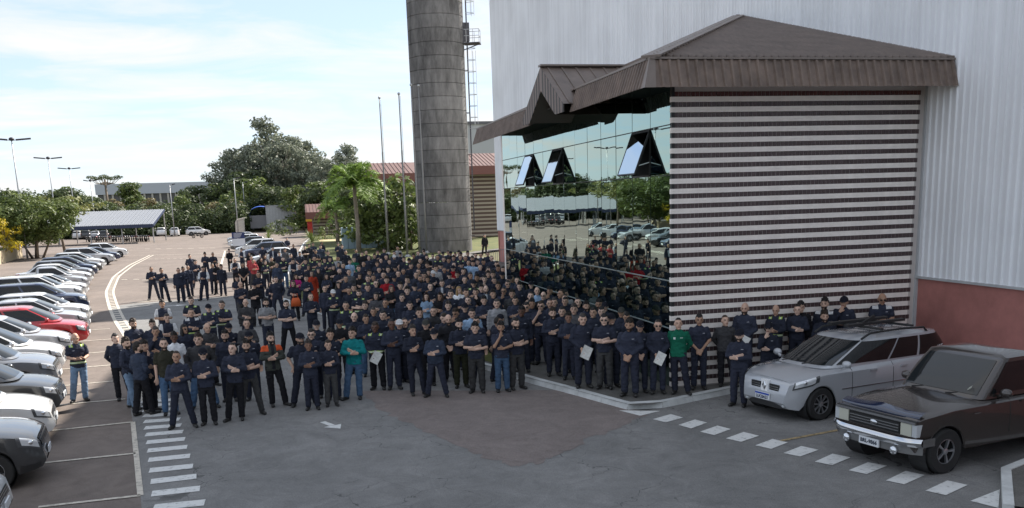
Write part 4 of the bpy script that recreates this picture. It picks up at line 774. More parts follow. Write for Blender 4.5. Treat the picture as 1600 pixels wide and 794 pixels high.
    def cabP(s, c, t, side, off=0.0):  # cabin ring: side 'x' -> c is lateral (-1..1) on front(+)/rear(-), 'y' -> c runs along the length
        (br, bf, rr, rf, zr) = s.cab; n = s.ncab; zb = s.belt-.03; bow = .03*math.sin(math.pi*t); xr_, xf_ = lerp(br, rr, t), lerp(bf, rf, t); wy = lerp(s.W*s.cabw, s.W*s.roofw, t)+bow*.6+off; cxx = (xr_+xf_)/2; hx = (xf_-xr_)/2+bow+off; z = lerp(zb, zr-.05, t)+off*.3
        if side[0] == 'x':
            y = c*wy*.985; x = hx*(1-min(.999, abs(c)*.985)**n)**(1/n); return (cxx+(x if side[1] == '+' else -x), y, z)
        x = c*hx; y = wy*(1-min(.999, abs(c))**n)**(1/n); return (cxx+x, y if side[1] == '+' else -y, z)
    def cabin(s):
        b = MB(); N = 72; T = [0, .15, .35, .55, .75, .9, 1.0]; n = s.ncab; vs = []; (br, bf, rr, rf, zr) = s.cab
        for t in T+[1.25, 1.5, 1.8, 2.0]:
            tt = min(t, 1); k = 1 if t <= 1 else (1-.96*(t-1)); xr_, xf_ = lerp(br, rr, tt), lerp(bf, rf, tt); bow = .03*math.sin(math.pi*tt); wy = (lerp(s.W*s.cabw, s.W*s.roofw, tt)+bow*.6)*k; cxx = (xr_+xf_)/2; hx = ((xf_-xr_)/2+bow)*k
            z = lerp(s.belt-.03, zr-.05, tt)+(0 if t <= 1 else .05*math.sqrt(max(0, 1-(1-(t-1))**2.5)))
            for i in range(N):
                a = 2*math.pi*i/N; ca, sa = math.cos(a), math.sin(a); vs.append((cxx+hx*math.copysign(abs(ca)**(2/n), ca), wy*math.copysign(abs(sa)**(2/n), sa), z))
        m_ = len(T)+4; fs = [(j*N+i, j*N+(i+1) % N, (j+1)*N+(i+1) % N, (j+1)*N+i) for j in range(m_-1) for i in range(N)]+[tuple(range((m_-1)*N, m_*N))]
        b.add(vs, fs); me = b.mesh('cabin', M_PAINT, True); autosmooth(me, 45); return me
    def pane(s, c0, c1, t0, t1, side, m_, name, off=.008, c0t=None, c1t=None):
        b = MB(); c0t = c0 if c0t is None else c0t; c1t = c1 if c1t is None else c1t
        b.grid(lambda u, v: s.cabP(lerp(lerp(c0, c0t, v), lerp(c1, c1t, v), u), lerp(t0, t1, v), side, off), 14, 5); return b.mesh(name, m_, True)
    def patch(s, u0, u1, v0, v1, sgn, m_, name, off=.008, nu=10, nv=5):
        def f(a, c):
            u, v = lerp(u0, u1, a), lerp(v0, v1, c); p = s.P(u, v); du = s.P(min(1, u+.004), v)-s.P(max(0, u-.004), v); dv = s.P(u, min(5.99, v+.05))-s.P(u, max(0, v-.05)); n = np.cross(du, dv); n /= max(1e-9, np.linalg.norm(n))
            if n[1] < 0 and abs(n[1]) > .02 or (abs(n[1]) <= .02 and n[2] < 0): n = -n
            p = p+n*off; return (p[0], p[1]*sgn, p[2])
        b = MB(); b.grid(f, nu, nv); return b.mesh(name, m_, True)
WH = {}
def wheel_meshes(r, w, spokes, rimr, steel=False):
    k = (r, spokes, rimr)
    if k in WH: return WH[k]
    M_ = Matrix.Rotation(R(-90), 4, 'X'); t = MB(); t.lathe([(rimr, -w/2+.01), (r*.93, -w/2), (r*.985, -w/2+.025), (r, -w/2+.05), (r, w/2-.05), (r*.985, w/2-.025), (r*.93, w/2), (rimr, w/2-.01), (rimr-.02, w/2-.04)], 32, M_)
    d = MB(); d.lathe([(rimr, w/2-.012), (rimr*.93, w/2-.008), (rimr*.9, w/2-.04), (rimr*.88, -w/2+.05), (0, -w/2+.05)], 32, M_, 1)
    d.lathe([(rimr*.26, w/2-.045), (rimr*.24, w/2-.012), (rimr*.1, w/2-.004), (0, w/2-.004)], 16, M_)
    d.lathe([(rimr, w/2-.012), (rimr*.9, w/2-.008), (rimr*.88, w/2-.03)], 32, M_)
    for q in range(spokes):
        a = 2*math.pi*q/spokes; sw = 1.5/spokes
        vs = []
        for rr, ws in ((rimr*.2, sw*1.25), (rimr*.92, sw*.72)):
            for da in (-ws/2, ws/2):
                for zz in (w/2-.05, w/2-.012): vs.append(M_@Vector((rr*math.cos(a+da), rr*math.sin(a+da), zz)))
        d.add(vs, [(0, 1, 5, 4), (2, 6, 7, 3), (1, 3, 7, 5), (0, 4, 6, 2)])
    tm = t.mesh('tyre', M_TYRE, True); dm = d.mesh('rim', [M_RIM, M_PLAS]); autosmooth(tm, 50); WH[k] = (tm, dm); return WH[k]
def text_mesh(txt, h, m_, name, ext=.002, bold=False):
    cu = bpy.data.curves.new(name, 'FONT'); cu.body = txt; cu.size = h; cu.align_x = 'CENTER'; cu.align_y = 'CENTER'; cu.extrude = ext; cu.resolution_u = 2; cu.offset = .004*h/.1 if bold else 0
    o = bpy.data.objects.new(name, cu); COL.objects.link(o); bpy.context.view_layer.update(); me = bpy.data.meshes.new_from_object(o.evaluated_get(bpy.context.evaluated_depsgraph_get())); bpy.data.objects.remove(o); me.materials.clear(); me.materials.append(m_); me.name = name; return me
def make_car(name, c, wheel=(5, .21), lamps=((.925, .994, 2.3, 3.3),), tails=((.0, .06, 3.0, 3.8),), wins=((-.9, -.05), (.02, .82)), grille=(.3, .12, .56), plate=None, tint=M_TINT, rails=False, spoil=False, plate_txt=None, lampm=None, handles=(-.18, .28), rim=True):
    root = put(name, None); P = lambda nm, me, par=root: put(nm, me, par)
    bo = P('body', c.body()); ca = P('cabin', c.cabin())
    P('windscreen', c.pane(-.86, .86, .1, .93, 'x+', M_WIND, 'windscreen'), ca); P('rear_window', c.pane(-.8, .8, .3, .9, 'x-', tint, 'rear_window'), ca)
    for sg in '+-':
        for (a, b2) in wins: P('side_window', c.pane(a, b2, .12, .9, 'y'+sg, tint, 'side_window'), ca)
    for sg in (1, -1):
        for (u0, u1, v0, v1) in lamps:
            h_ = P('headlight', c.patch(u0, u1, v0, v1, sg, M_HOUS, 'headlight', .012)); um, vm = (u0+u1)/2, (v0+v1)/2; du_, dv_ = (u1-u0)*.12, (v1-v0)*.16; put('lens', c.patch(u0+du_*1.6, u1-du_*.4, v0+dv_, v1-dv_, sg, M_LENS, 'lens', .019), h_)
            p = c.P(lerp(u0, u1, .62), vm); q = MB(); q.ball((p[0]+.012, p[1]*sg+.02*sg, p[2]), (.045, .03, .04)); put('lamp_bulb', q.mesh('lamp_bulb', M_LAMPB, True), h_)
        for (u0, u1, v0, v1) in tails: P('tail_light', c.patch(u0, u1, v0, v1, sg, M_TAIL, 'tail_light'))
        # mirror
        mx_ = c.cab[1]-.38; y = c.wid(np.array([mx_]))[0]; q = MB(); q.ball((mx_, sg*(y+.07), c.belt+.07), (.075, .11, .075)); q.bar((mx_+.02, sg*(y-.06), c.belt), (mx_+.02, sg*(y+.05), c.belt+.05), .05); P('mirror', q.mesh('mirror', M_PAINT, True))
        for hx in handles:
            xh = hx*1.6; p = c.row(3, np.array([xh])); q = MB(); q.box(xh-.09, xh+.09, sg*(p[0][0]-.012), sg*(p[0][0]+.025), p[1][0]-.035, p[1][0]-.005); P('door_handle', q.mesh('door_handle', M_PAINT if rim else M_PLAS))
        # door seams
        for xs_ in (c.cab[1]-.62, c.cab[1]-1.72, c.cab[1]-2.45):
            if xs_ < -c.wb/2+c.wr*.9: continue
            q = MB(); pts = []
            for v in np.linspace(1.0, 4, 9):
                jj = int(min(5, v)); f = v-jj; y0, z0 = c.row(jj, np.array([xs_])); y1, z1 = c.row(min(6, jj+1), np.array([xs_])); pts.append((xs_, sg*(lerp(y0[0], y1[0], f)+.001), lerp(z0[0], z1[0], f)))
            q.tube(pts, .006, 4, cap=False); P('door_seam', q.mesh('door_seam', M_BLK))
    if c.sill > .22 and c.taper > .2:
        for sg in (1, -1): P('lower_cladding', c.patch(.04, .985, .0, .85, sg, M_PLAS, 'lower_cladding', .007, 70, 3)); P('fog_lamp', MB().ball((c.front_x(c.sill+.15)-.03, sg*c.W*.62, c.sill+.16), (.04, .06, .035)).mesh('fog_lamp', M_LENS, True))
    # arch liners, floor
    q = MB(); q.box(c.xr+.2, c.xf-.2, -c.W*.8, c.W*.8, c.sill+.02, c.sill+.25)
    for a in c.xa: q.lathe([(c.wr*1.13, -c.W*.93), (c.wr*1.13, -c.W*.55), (0, -c.W*.55)], 20, Matrix.Translation((a, 0, c.wr))@Matrix.Rotation(R(-90), 4, 'X')); q.lathe([(0, c.W*.55), (c.wr*1.13, c.W*.55), (c.wr*1.13, c.W*.93)], 20, Matrix.Translation((a, 0, c.wr))@Matrix.Rotation(R(-90), 4, 'X'))
    P('underbody', q.mesh('underbody', M_PLAS))
    # front: grille, lower intake, plate
    gz, gh, gw = c.sill+grille[0], grille[1], c.W*grille[2]; gr0 = P('grille', c.front_grid(-gw, gw, gz, gz+gh, M_PLAS, 'grille', .01))
    for k in range(3): put('grille_bar', c.front_grid(-gw*.96, gw*.96, gz+gh*(.2+.3*k)-.008, gz+gh*(.2+.3*k)+.008, M_CHR, 'grille_bar', .016), gr0)
    P('lower_intake', c.front_grid(-c.W*.55, c.W*.55, c.sill+.1, c.sill+.17, M_PLAS, 'lower_intake', .01))
    q = MB(); q.box(c.xf+.0, c.xf+.022, -.2, .2, c.sill+.19, c.sill+.3); pl = P('number_plate', q.mesh('number_plate', M_PLT))
    if plate_txt:
        me = text_mesh(plate_txt, .1, mat('plate lettering', (.03, .04, .09), .5), 'plate_text', .001, True); o = put('plate_text', me, pl, (c.xf+.0245, 0, c.sill+.238)); o.rotation_euler = (R(90), 0, R(90))
    tm, dm = wheel_meshes(c.wr, .2, *wheel)
    for a in c.xa:
        for sg in (1, -1):
            w_ = put('wheel', None, root, (a, sg*(c.W-.115), c.wr)); w_.rotation_euler = (0, rng.uniform(0, 6), 0 if sg > 0 else math.pi); put('tyre', tm, w_); put('rim', dm, w_)
    return root
def colour(root, col):
    for o in [root]+list(root.children_recursive): o.color = (*col, 1)
CARS = {}
CARS['hatch'] = make_car('parked_car', Car(3.95, 1.72, 1.49, 2.5, .78, .305, [(-2.0, .92), (-1.3, .98), (0, .98), (.55, .96), (.95, .93), (1.5, .86), (1.85, .76), (2.03, .68)], (-1.88, 1.18, -1.45, .22, 1.49), .97, nose=.2))
CARS['sedan'] = make_car('parked_car', Car(4.45, 1.75, 1.48, 2.62, .85, .31, [(-2.3, .95), (-1.75, 1.0), (-1, .99), (.5, .97), (1.0, .94), (1.6, .86), (1.95, .76), (2.16, .67)], (-1.75, 1.25, -.95, .3, 1.48), .98, nose=.2), wins=((-.82, -.06), (.02, .82)))
CARS['suv'] = make_car('parked_car', Car(4.3, 1.8, 1.62, 2.62, .84, .345, [(-2.1, 1.05), (-1.3, 1.08), (0, 1.08), (.6, 1.07), (1.05, 1.04), (1.65, .97), (1.98, .87), (2.15, .76)], (-2.02, 1.22, -1.65, .3, 1.62), 1.07, sill=.26, nose=.18), lamps=((.915, .994, 2.4, 3.25),), grille=(.42, .15, .62))
CARS['mpv'] = make_car('parked_car', Car(4.1, 1.74, 1.6, 2.55, .8, .31, [(-2.0, 1.0), (-1.3, 1.04), (0, 1.03), (.6, 1.02), (1.0, .98), (1.5, .9), (1.85, .8), (2.07, .7)], (-1.98, 1.35, -1.75, .35, 1.62), 1.03, nose=.2))
CARS['pickup_small'] = make_car('parked_car', Car(4.5, 1.72, 1.56, 2.75, .82, .31, [(-2.3, 1.05), (-.6, 1.05), (.6, 1.0), (1.05, .97), (1.6, .88), (2.0, .78), (2.19, .69)], (-.75, 1.28, -.62, .4, 1.56), 1.02, nose=.2), wins=((-.75, .75),))
used = set()
def place_car(kind, x, y, rz, col, label, group):
    src = CARS[kind]; o = src if kind not in used else dup(src); used.add(kind)
    o.location = (x, y, 0); o.rotation_euler = (0, 0, rz); colour(o, col); tag(o, label, 'car', group); return o
WHT, SIL, GRY, DGR, NAV, REDC, BLK_ = (.75, .75, .74), (.42, .43, .45), (.17, .18, .2), (.045, .047, .05), (.018, .03, .075), (.42, .018, .022), (.015, .016, .018)
# left row, noses towards the road: (nose px, ground py, kind, colour)
HALF = {'hatch': 2.03, 'sedan': 2.16, 'suv': 2.15, 'mpv': 2.075, 'pickup_small': 2.195}
grpL = 'cars parked nose out along the left row'
rowc = [(28, 830, 'hatch', WHT, 'white car cut off at the bottom left corner'), (98, 738, 'suv', DGR, 'dark grey compact SUV at the lower left, nearest whole nose'), (82, 683, 'sedan', WHT, 'white car between the two dark cars at lower left'), (112, 642, 'hatch', DGR, 'dark grey hatchback, second dark car from the bottom left'), (117, 608, 'suv', GRY, 'blue grey SUV beside the man in hi-vis'), (120, 580, 'hatch', WHT, 'white hatchback just behind the man in hi-vis'), (126, 556, 'sedan', SIL, 'silver white car next to the red car, nearer side'), (140, 537, 'hatch', REDC, 'bright red hatchback in the left row'),
        (142, 519, 'sedan', SIL, 'silver saloon just beyond the red car'), (144, 504, 'hatch', WHT, 'white hatchback two beyond the red car'), (141, 489, 'suv', NAV, 'dark navy SUV in the left row'), (141, 475, 'suv', WHT, 'white SUV just beyond the dark navy one'), (142, 463, 'hatch', WHT, 'white hatchback two beyond the dark navy SUV'), (144, 453, 'pickup_small', SIL, 'small silver pickup in the left row'), (147, 444, 'sedan', WHT, 'white saloon beyond the small silver pickup'), (150, 437, 'hatch', GRY, 'grey hatchback in the middle of the left row'), (155, 431, 'hatch', NAV, 'navy hatchback sixth from the far end of the left row'), (161, 426, 'sedan', DGR, 'dark saloon fifth from the far end of the left row'), (170, 420, 'hatch', WHT, 'white hatchback fourth from the far end of the left row'), (181, 413, 'suv', SIL, 'silver SUV third from the far end of the left row'), (190, 407, 'sedan', NAV, 'dark blue saloon second from the far end of left row'), (201, 401, 'hatch', WHT, 'white car at the far end of the left row')]
hd = math.atan2(RN[1], RN[0])
for px, py, kind, col, lb in rowc:
    p = g(px, py)[:2]-RN*HALF[kind]; p = p-RN*rng.uniform(-.1, .3); o = place_car(kind, p[0], p[1], hd+rng.normal(0, .03), col, lb, grpL); s_ = rng.uniform(.98, 1.05); o.scale = (s_, s_, s_*rng.uniform(.98, 1.04))
# row beyond the crowd, noses to the left
for i, (px, py, kind, col, lb) in enumerate([(384, 418, 'sedan', WHT, 'white saloon nearest the crowd in the right row'), (372, 408, 'suv', NAV, 'dark SUV with white roof glare in the right row'), (363, 400, 'mpv', WHT, 'white people carrier in the right row'), (357, 393, 'hatch', DGR, 'dark hatchback behind the notice board'), (353, 387, 'hatch', WHT, 'white hatchback behind the notice board'), (352, 381, 'sedan', SIL, 'silver saloon at the far end of the right row')]):
    p = g(px, py)[:2]+np.array([HALF[kind], 0]); place_car(kind, p[0]+.3, p[1], math.pi+.08, col, lb, 'cars parked in the right row behind the crowd')
# far cars by the trees
for px, py, kind, col, ang, lb in [(252, 369, 'suv', WHT, 100, 'white SUV seen from behind at the right end of the shelter'), (274, 369, 'pickup_small', WHT, 95, 'white pickup by the far trees, second from left'), (288, 366, 'hatch', DGR, 95, 'dark car half hidden among the far cars'), (310, 368, 'suv', WHT, 12, 'large white SUV side on by the far trees'), (335, 362, 'hatch', (.2, .06, .05), 100, 'dark red car by the far trees'), (356, 362, 'mpv', WHT, 170, 'white people carrier near the far fence'), (376, 360, 'sedan', WHT, 100, 'white car behind the fence posts'), (302, 365, 'hatch', GRY, 95, 'grey car behind the large white SUV')]:
    p = g(px, py); place_car(kind, p[0], p[1], R(ang), col, lb, 'cars at the far end of the lot')
# cars under and behind the shelter's left part
for k, (px, col, kind) in enumerate([(95, WHT, 'hatch'), (110, DGR, 'suv'), (125, SIL, 'sedan'), (140, BLK_, 'hatch')]):
    p = g(px, 378); place_car(kind, p[0], p[1]+14, R(95), col, ['white hatchback behind the shelter posts', 'dark SUV behind the shelter posts', 'silver saloon behind the shelter posts', 'black hatchback behind the shelter posts'][k], 'cars seen through the shelter')
# motorcycles
def make_moto():
    o = put('parked_motorcycle', None); 
    for x in (-.68, .68):
        q = MB(); q.lathe([(.2, -.05), (.28, -.055), (.31, 0), (.28, .055), (.2, .05)], 16, Matrix.Translation((x, 0, .31))@Matrix.Rotation(R(90), 4, 'X')); 
        for k in range(6): q.bar((x, 0, .31), (x+.22*math.cos(k*1.047), 0, .31+.22*math.sin(k*1.047)), .03)
        put('wheel', q.mesh('wheel', M_TYRE), o)
    q = MB(); q.bar((.68, 0, .31), (.42, 0, .95), .07); q.bar((-.68, 0, .31), (-.1, 0, .38), .08); q.bar((-.1, 0, .38), (.45, 0, .8), .08); q.bar((-.1, 0, .38), (-.45, 0, .72), .06); q.ball((.02, 0, .45), (.2, .14, .17)); put('frame', q.mesh('frame', M_PLAS), o)
    q = MB(); q.ball((.18, 0, .84), (.27, .15, .14)); put('tank', q.mesh('tank', M_PAINT, True), o)
    q = MB(); q.ball((-.28, 0, .83), (.38, .13, .07)); put('seat', q.mesh('seat', M_PLAS, True), o)
    q = MB(); q.tube([(.3, -.36, 1.06), (.42, -.15, 1.04), (.42, .15, 1.04), (.3, .36, 1.06)], .018, 6); q.ball((.52, 0, .92), (.09, .1, .1)); put('handlebar', q.mesh('handlebar', M_STEEL), o); return o
mo0 = make_moto(); first = True
mcols = [(.4, .02, .02), (.02, .02, .02), (.02, .04, .2), (.5, .5, .5), (.03, .03, .03), (.2, .2, .22)]
for i in range(30):
    o = mo0 if first else dup(mo0); first = False
    p = g(238-i*3.4, 377.5+.03*i); o.location = (p[0]-.6, p[1]+.8+.15*(i % 3), 0); o.rotation_euler = (0, R(5), R(-82+rng.normal(0, 5))); colour(o, mcols[i % 6]); tag(o, 'motorcycle parked in the row under the shelter', 'motorcycle', 'motorcycles under the shelter')
o = dup(mo0); p = g(309, 372); o.location = (p[0], p[1], 0); o.rotation_euler = (0, 0, R(170)); colour(o, BLK_); tag(o, 'lone dark motorcycle in front of the large white SUV', 'motorcycle', 'motorcycle on the open lot')
# ------------------------------------------------------------------ the silver wagon and the dark pickup on the right
FWD = np.array([-.977, -.213]); FWD /= np.linalg.norm(FWD); LFT = np.array([-FWD[1], FWD[0]]); HDG = math.atan2(FWD[1], FWD[0])
def dock(car, px, py):         # front left wheel stands at the pixel's ground point
    p = g(px, py)[:2]-(FWD*car.wb/2+LFT*(car.W-.02))*1.075; return (p[0], p[1])
wc = Car(4.62, 1.79, 1.5, 2.686, .68, .318, [(-2.6, 1.02), (-1.3, 1.0), (0, .985), (.75, .965), (1.1, .945), (1.5, .895), (1.8, .82), (2.02, .735)], (-2.42, 1.2, -2.1, .15, 1.49), .98, sill=.19, nose=.2, tail=.1, roofw=.77, taper=.34)
wg = make_car('station_wagon', wc, wheel=(9, .205), lamps=((.88, .985, 2.45, 3.3),), wins=((-.93, -.38), (-.34, .1), (.13, .86)), grille=(.36, .001, .02), handles=(.02, -.5))
x, y = dock(wc, 1283, 657); wg.location = (x, y, 0); wg.scale = (1.08,)*3; wg.rotation_euler = (0, 0, HDG); colour(wg, (.42, .435, .46)); tag(wg, 'silver estate car with roof bars beside the striped wall', 'car')
P = lambda nm, me, par=wg: put(nm, me, par)
for o in list(wg.children):
    if o.name.split('.')[0] in ('grille', 'number_plate', 'lower_intake'):
        for c_ in list(o.children): bpy.data.objects.remove(c_)
        bpy.data.objects.remove(o)
q = MB(); q.grid(lambda u, v: (wc.xf+.012-.13*abs(2*u-1)**2.6, (2*u-1)*wc.W*.66, .245+.1*v-.02*abs(2*u-1)), 20, 3); P('lower_intake', q.mesh('lower_intake', M_PLAS, True))
for sg in (-1, 1):
    q = MB(); q.box(wc.xf-.12, wc.xf-.035, sg*.13, sg*.39, .56, .68); gl_ = P('grille', q.mesh('grille', M_PLAS))
    for k in (.595, .64): put('grille_bar', MB().box(wc.xf-.034, wc.xf-.028, sg*.135, sg*.385, k-.006, k+.006).mesh('grille_bar', M_CHR), gl_)
    P('fog_lamp', MB().ball((wc.xf-.045, sg*wc.W*.58, .3), (.025, .045, .04)).mesh('fog_lamp', M_LAMP, True))
q = MB(); X_ = wc.xf-.02; o_ = [(0, .1), (.062, 0), (0, -.1), (-.062, 0)]; i_ = [(0, .05), (.026, 0), (0, -.05), (-.026, 0)]
for k in range(4):
    a, b2, c, d = o_[k], o_[(k+1) % 4], i_[(k+1) % 4], i_[k]; q.add([(X_, a[0], .63+a[1]), (X_, b2[0], .63+b2[1]), (X_+.012, c[0], .63+c[1]), (X_+.012, d[0], .63+d[1])], [(0, 1, 2, 3)])
P('diamond_emblem', q.mesh('diamond_emblem', M_CHR))
P('emblem_backing', MB().box(wc.xf-.1, X_-.004, -.09, .09, .52, .745).mesh('emblem_backing', M_PAINT))
pl = P('number_plate', MB().box(wc.xf+.0, wc.xf+.03, -.2, .2, .36, .49).mesh('number_plate', M_PLT)); put('plate_band', MB().box(wc.xf+.03, wc.xf+.033, -.198, .198, .455, .488).mesh('plate_band', M_PLB), pl)
me = text_mesh('LUC0A21', .085, mat('plate lettering', (.03, .04, .09), .5), 'plate_text', .001, True); o = put('plate_text', me, pl, (wc.xf+.0325, 0, .405)); o.rotation_euler = (R(90), 0, R(90))
q = MB()
for sg in (-1, 1):
    pts = [(-1.7, sg*.63, 1.44), (-1.6, sg*.635, 1.53), (-.9, sg*.645, 1.56), (-.1, sg*.64, 1.54), (.12, sg*.63, 1.44)]; P('roof_rail', MB().tube(pts, .022, 8).mesh('roof_rail', M_PLAS, True))
for xx in (-1.2, -.35): P('roof_bar', MB().box(xx-.035, xx+.035, -.7, .7, 1.585, 1.62).mesh('roof_bar', M_PLAS))
for yy in (-.3, .15): P('bike_carrier', MB().box(-1.55, .05, yy-.06, yy+.06, 1.622, 1.67).mesh('bike_carrier', M_PLAS))
P('carrier_clamp', MB().bar((-.4, .15, 1.66), (-.75, .12, 1.78), .05).mesh('carrier_clamp', M_PLAS))
for sg in (-1, 1):
    p = wc.row(2, np.array([0.0])); P('side_moulding', MB().box(-1.0, .85, sg*(wc.W-.012), sg*(wc.W+.012), .56, .575).mesh('side_moulding', M_CHR))
me = text_mesh('SPORT', .105, mat('white window lettering', (.7, .7, .7), .5), 'window_text', .001, True); 
pa = wc.cabP(-.86, .3, 'y+', .014); pb = wc.cabP(-.6, .3, 'y+', .014); pt_ = wc.cabP(-.73, .42, 'y+', .014)
ex = (Vector(pa)-Vector(pb)).normalized(); ez = (Vector(pt_)-(Vector(pa)+Vector(pb))/2).normalized(); ex = -ex if ex.x > 0 else ex
n_ = ex.cross(ez); M4 = Matrix((ex, ez, n_)).transposed().to_4x4(); M4.translation = (Vector(pa)+Vector(pb))/2; o = put('window_text', me, wg); o.matrix_local = M4
for sg in (.28, -.28): P('wiper', MB().bar((1.22, sg-.1, 1.0), (1.0, sg+.35, 1.1), .018).mesh('wiper', M_PLAS))
# pickup
kc = Car(4.85, 1.78, 1.68, 2.83, .62, .36, [(-2.75, 1.06), (-.9, 1.07), (.3, 1.07), (.7, 1.065), (1.2, 1.045), (1.65, 1.0), (1.93, .955), (2.04, .915)], (-.95, .62, -.85, .02, 1.71), 1.09, sill=.34, nose=.1, tail=.05, ncab=11.0, roofw=.82, taper=.075, cabw=.91)
pk = make_car('pickup_truck', kc, wheel=(5, .21), lamps=(), tails=((.0, .03, 2.2, 3.6),), wins=((-.88, .78),), grille=(.3, .001, .02), handles=(-.2,))
x, y = dock(kc, 1476, 741); pk.location = (x, y, 0); pk.scale = (1.07,)*3; pk.rotation_euler = (0, 0, HDG); colour(pk, (.04, .032, .029)); tag(pk, 'dusty dark pickup with chrome bumper in the right foreground', 'pickup')
P = lambda nm, me, par=pk: put(nm, me, par)
for o in list(pk.children):
    if o.name.split('.')[0] in ('grille', 'number_plate', 'lower_intake'):
        for c_ in list(o.children): bpy.data.objects.remove(c_)
        bpy.data.objects.remove(o)
XF = kc.xf
P('front_panel', MB().box(XF-.12, XF-.012, -kc.W*.9, kc.W*.9, .6, .9).mesh('front_panel', M_PLAS))
gr_ = P('grille', MB().box(XF-.02, XF+.0, -.5, .5, .66, .83).mesh('grille', M_BLK))
for z in (.7, .745, .79): put('grille_bar', MB().box(XF, XF+.012, -.49, .49, z-.007, z+.007).mesh('grille_bar', M_CHR), gr_)
q = MB(); q.lathe([(0, .012), (.06, .008), (.075, 0)], 20, Matrix.Translation((XF+.012, 0, .745))@Matrix.Rotation(R(90), 4, 'Y')@Matrix.Diagonal((.5, 1, 1, 1))); put('oval_badge', q.mesh('oval_badge', M_CHR, True), gr_)
P('grille_trim', MB().box(XF-.02, XF+.02, -kc.W*.9, kc.W*.9, .855, .89).mesh('grille_trim', M_CHR))
M_LY = mat('aged lamp lens', (.5, .5, .42), .12, coat=1.0)
for sg in (-1, 1):
    h_ = P('headlight', MB().box(XF-.03, XF+.008, sg*.53, sg*.73, .655, .845).mesh('headlight', M_LY)); put('corner_lamp', MB().box(XF-.12, XF-.002, sg*.735, sg*(kc.W*.925), .655, .845).mesh('corner_lamp', M_LAMP), h_)
    f_ = P('fog_lamp', MB().ball((XF+.08, sg*.48, .4), (.05, .07, .07)).mesh('fog_lamp', M_LAMPB, True)); put('bracket', MB().bar((XF+.03, sg*.48, .4), (XF+.03, sg*.48, .52), .03).mesh('bracket', M_PLAS), f_)
q = MB(); q.grid(lambda u, v: (XF+.1-.17*abs(2*u-1)**5+.035*math.sin(math.pi*v), (2*u-1)*kc.W*1.0, .5+.13*v), 30, 6); P('chrome_bumper', q.mesh('chrome_bumper', M_CHR, True))
q = MB(); q.grid(lambda u, v: (XF+.055-.17*abs(2*u-1)**5, (2*u-1)*kc.W*.97, .37+.13*v), 30, 3); P('lower_valance', q.mesh('lower_valance', mat('dull grey valance', (.2, .2, .2), .4, metal=.4), True))
for sg in (-1, 1): q = MB(); q.grid(lambda u, v: (XF-.07-.26*u, sg*(kc.W*1.0+.006), .5+.13*v), 6, 3); P('bumper_end', q.mesh('bumper_end', M_CHR))
pl = P('number_plate', MB().box(XF+.075, XF+.1, -.2, .2, .375, .505).mesh('number_plate', M_PLT)); me = text_mesh('BRL-9866', .085, mat('plate lettering', (.03, .04, .06), .5), 'plate_text', .001, True); o = put('plate_text', me, pl, (XF+.102, 0, .435)); o.rotation_euler = (R(90), 0, R(90))
q = MB(); q.grid(lambda u, v: (XF-.06+.06*math.sin(math.pi*v)-.05*abs(2*u-1)**4-.12*v, (2*u-1)*kc.W*.88, .905+.1*v+.035*math.exp(-((2*u-1)/.35)**2)*v), 24, 5); P('bug_deflector', q.mesh('bug_deflector', mat('smoked blue acrylic', (.012, .02, .05), .1, coat=1.0), True))
for sg in (-1, 1): P('fender_badge', MB().box(.72, .86, sg*(kc.W-.002), sg*(kc.W+.008), .89, .905).mesh('fender_badge', M_CHR))
me = text_mesh('A/OS', .085, mat('white sticker', (.7, .72, .6), .5), 'windscreen_sticker', .001); pa = kc.cabP(.62, .2, 'x+', .014); pb = kc.cabP(.8, .5, 'x+', .014); o = put('windscreen_sticker', me, pk, pa); o.rotation_euler = (R(40), R(-35), R(80))
for sg in (.25, -.42): P('wiper', MB().bar((.62, sg-.1, 1.08), (.5, sg+.38, 1.15), .018).mesh('wiper', M_PLAS))
# ------------------------------------------------------------------ people: posed bodies, grown as one surface each, with clothes as children
def cap(b, p0, r0, p1, r1, n=12, flat=None):
    p0, p1 = Vector(p0), Vector(p1); d = p1-p0; L = d.length
    if L < 1e-5: d = Vector((0, 0, 1e-3)); L = 1e-3
    M_ = Matrix.Translation(p0)@d.to_track_quat('Z', 'Y').to_matrix().to_4x4(); prof = []
    for k in range(5): a = math.pi/2*(k/5); prof.append((max(r0*math.sin(a), 1e-4), -r0*math.cos(a)))
    for k in range(1, 4): t = k/4; prof.append((lerp(r0, r1, t), L*t))
    for k in range(5, -1, -1): a = math.pi/2*(k/5); prof.append((max(r1*math.sin(a), 1e-4), L+r1*math.cos(a)))
    nb = len(b.v); b.lathe(prof, n, M_); b.add([b.v[nb+i] for i in range(n)], [tuple(range(n-1, -1, -1))]); m_ = len(b.v)-2*n; b.add([b.v[m_+i] for i in range(n)], [tuple(range(n))])
def loft(b, rings, n=20, inf=0.0):
    vs = []
    for (x, y, z, rx, ry) in rings:
        for k in range(n): a = 2*math.pi*k/n; vs.append((x+(rx+inf)*math.cos(a), y+(ry+inf)*math.sin(a), z))
    m_ = len(rings); b.add(vs, [(i*n+k, i*n+(k+1) % n, (i+1)*n+(k+1) % n, (i+1)*n+k) for i in range(m_-1) for k in range(n)]+[tuple(range(n-1, -1, -1)), tuple(range((m_-1)*n, m_*n))])
from mathutils import noise
seed_ = [0.0]
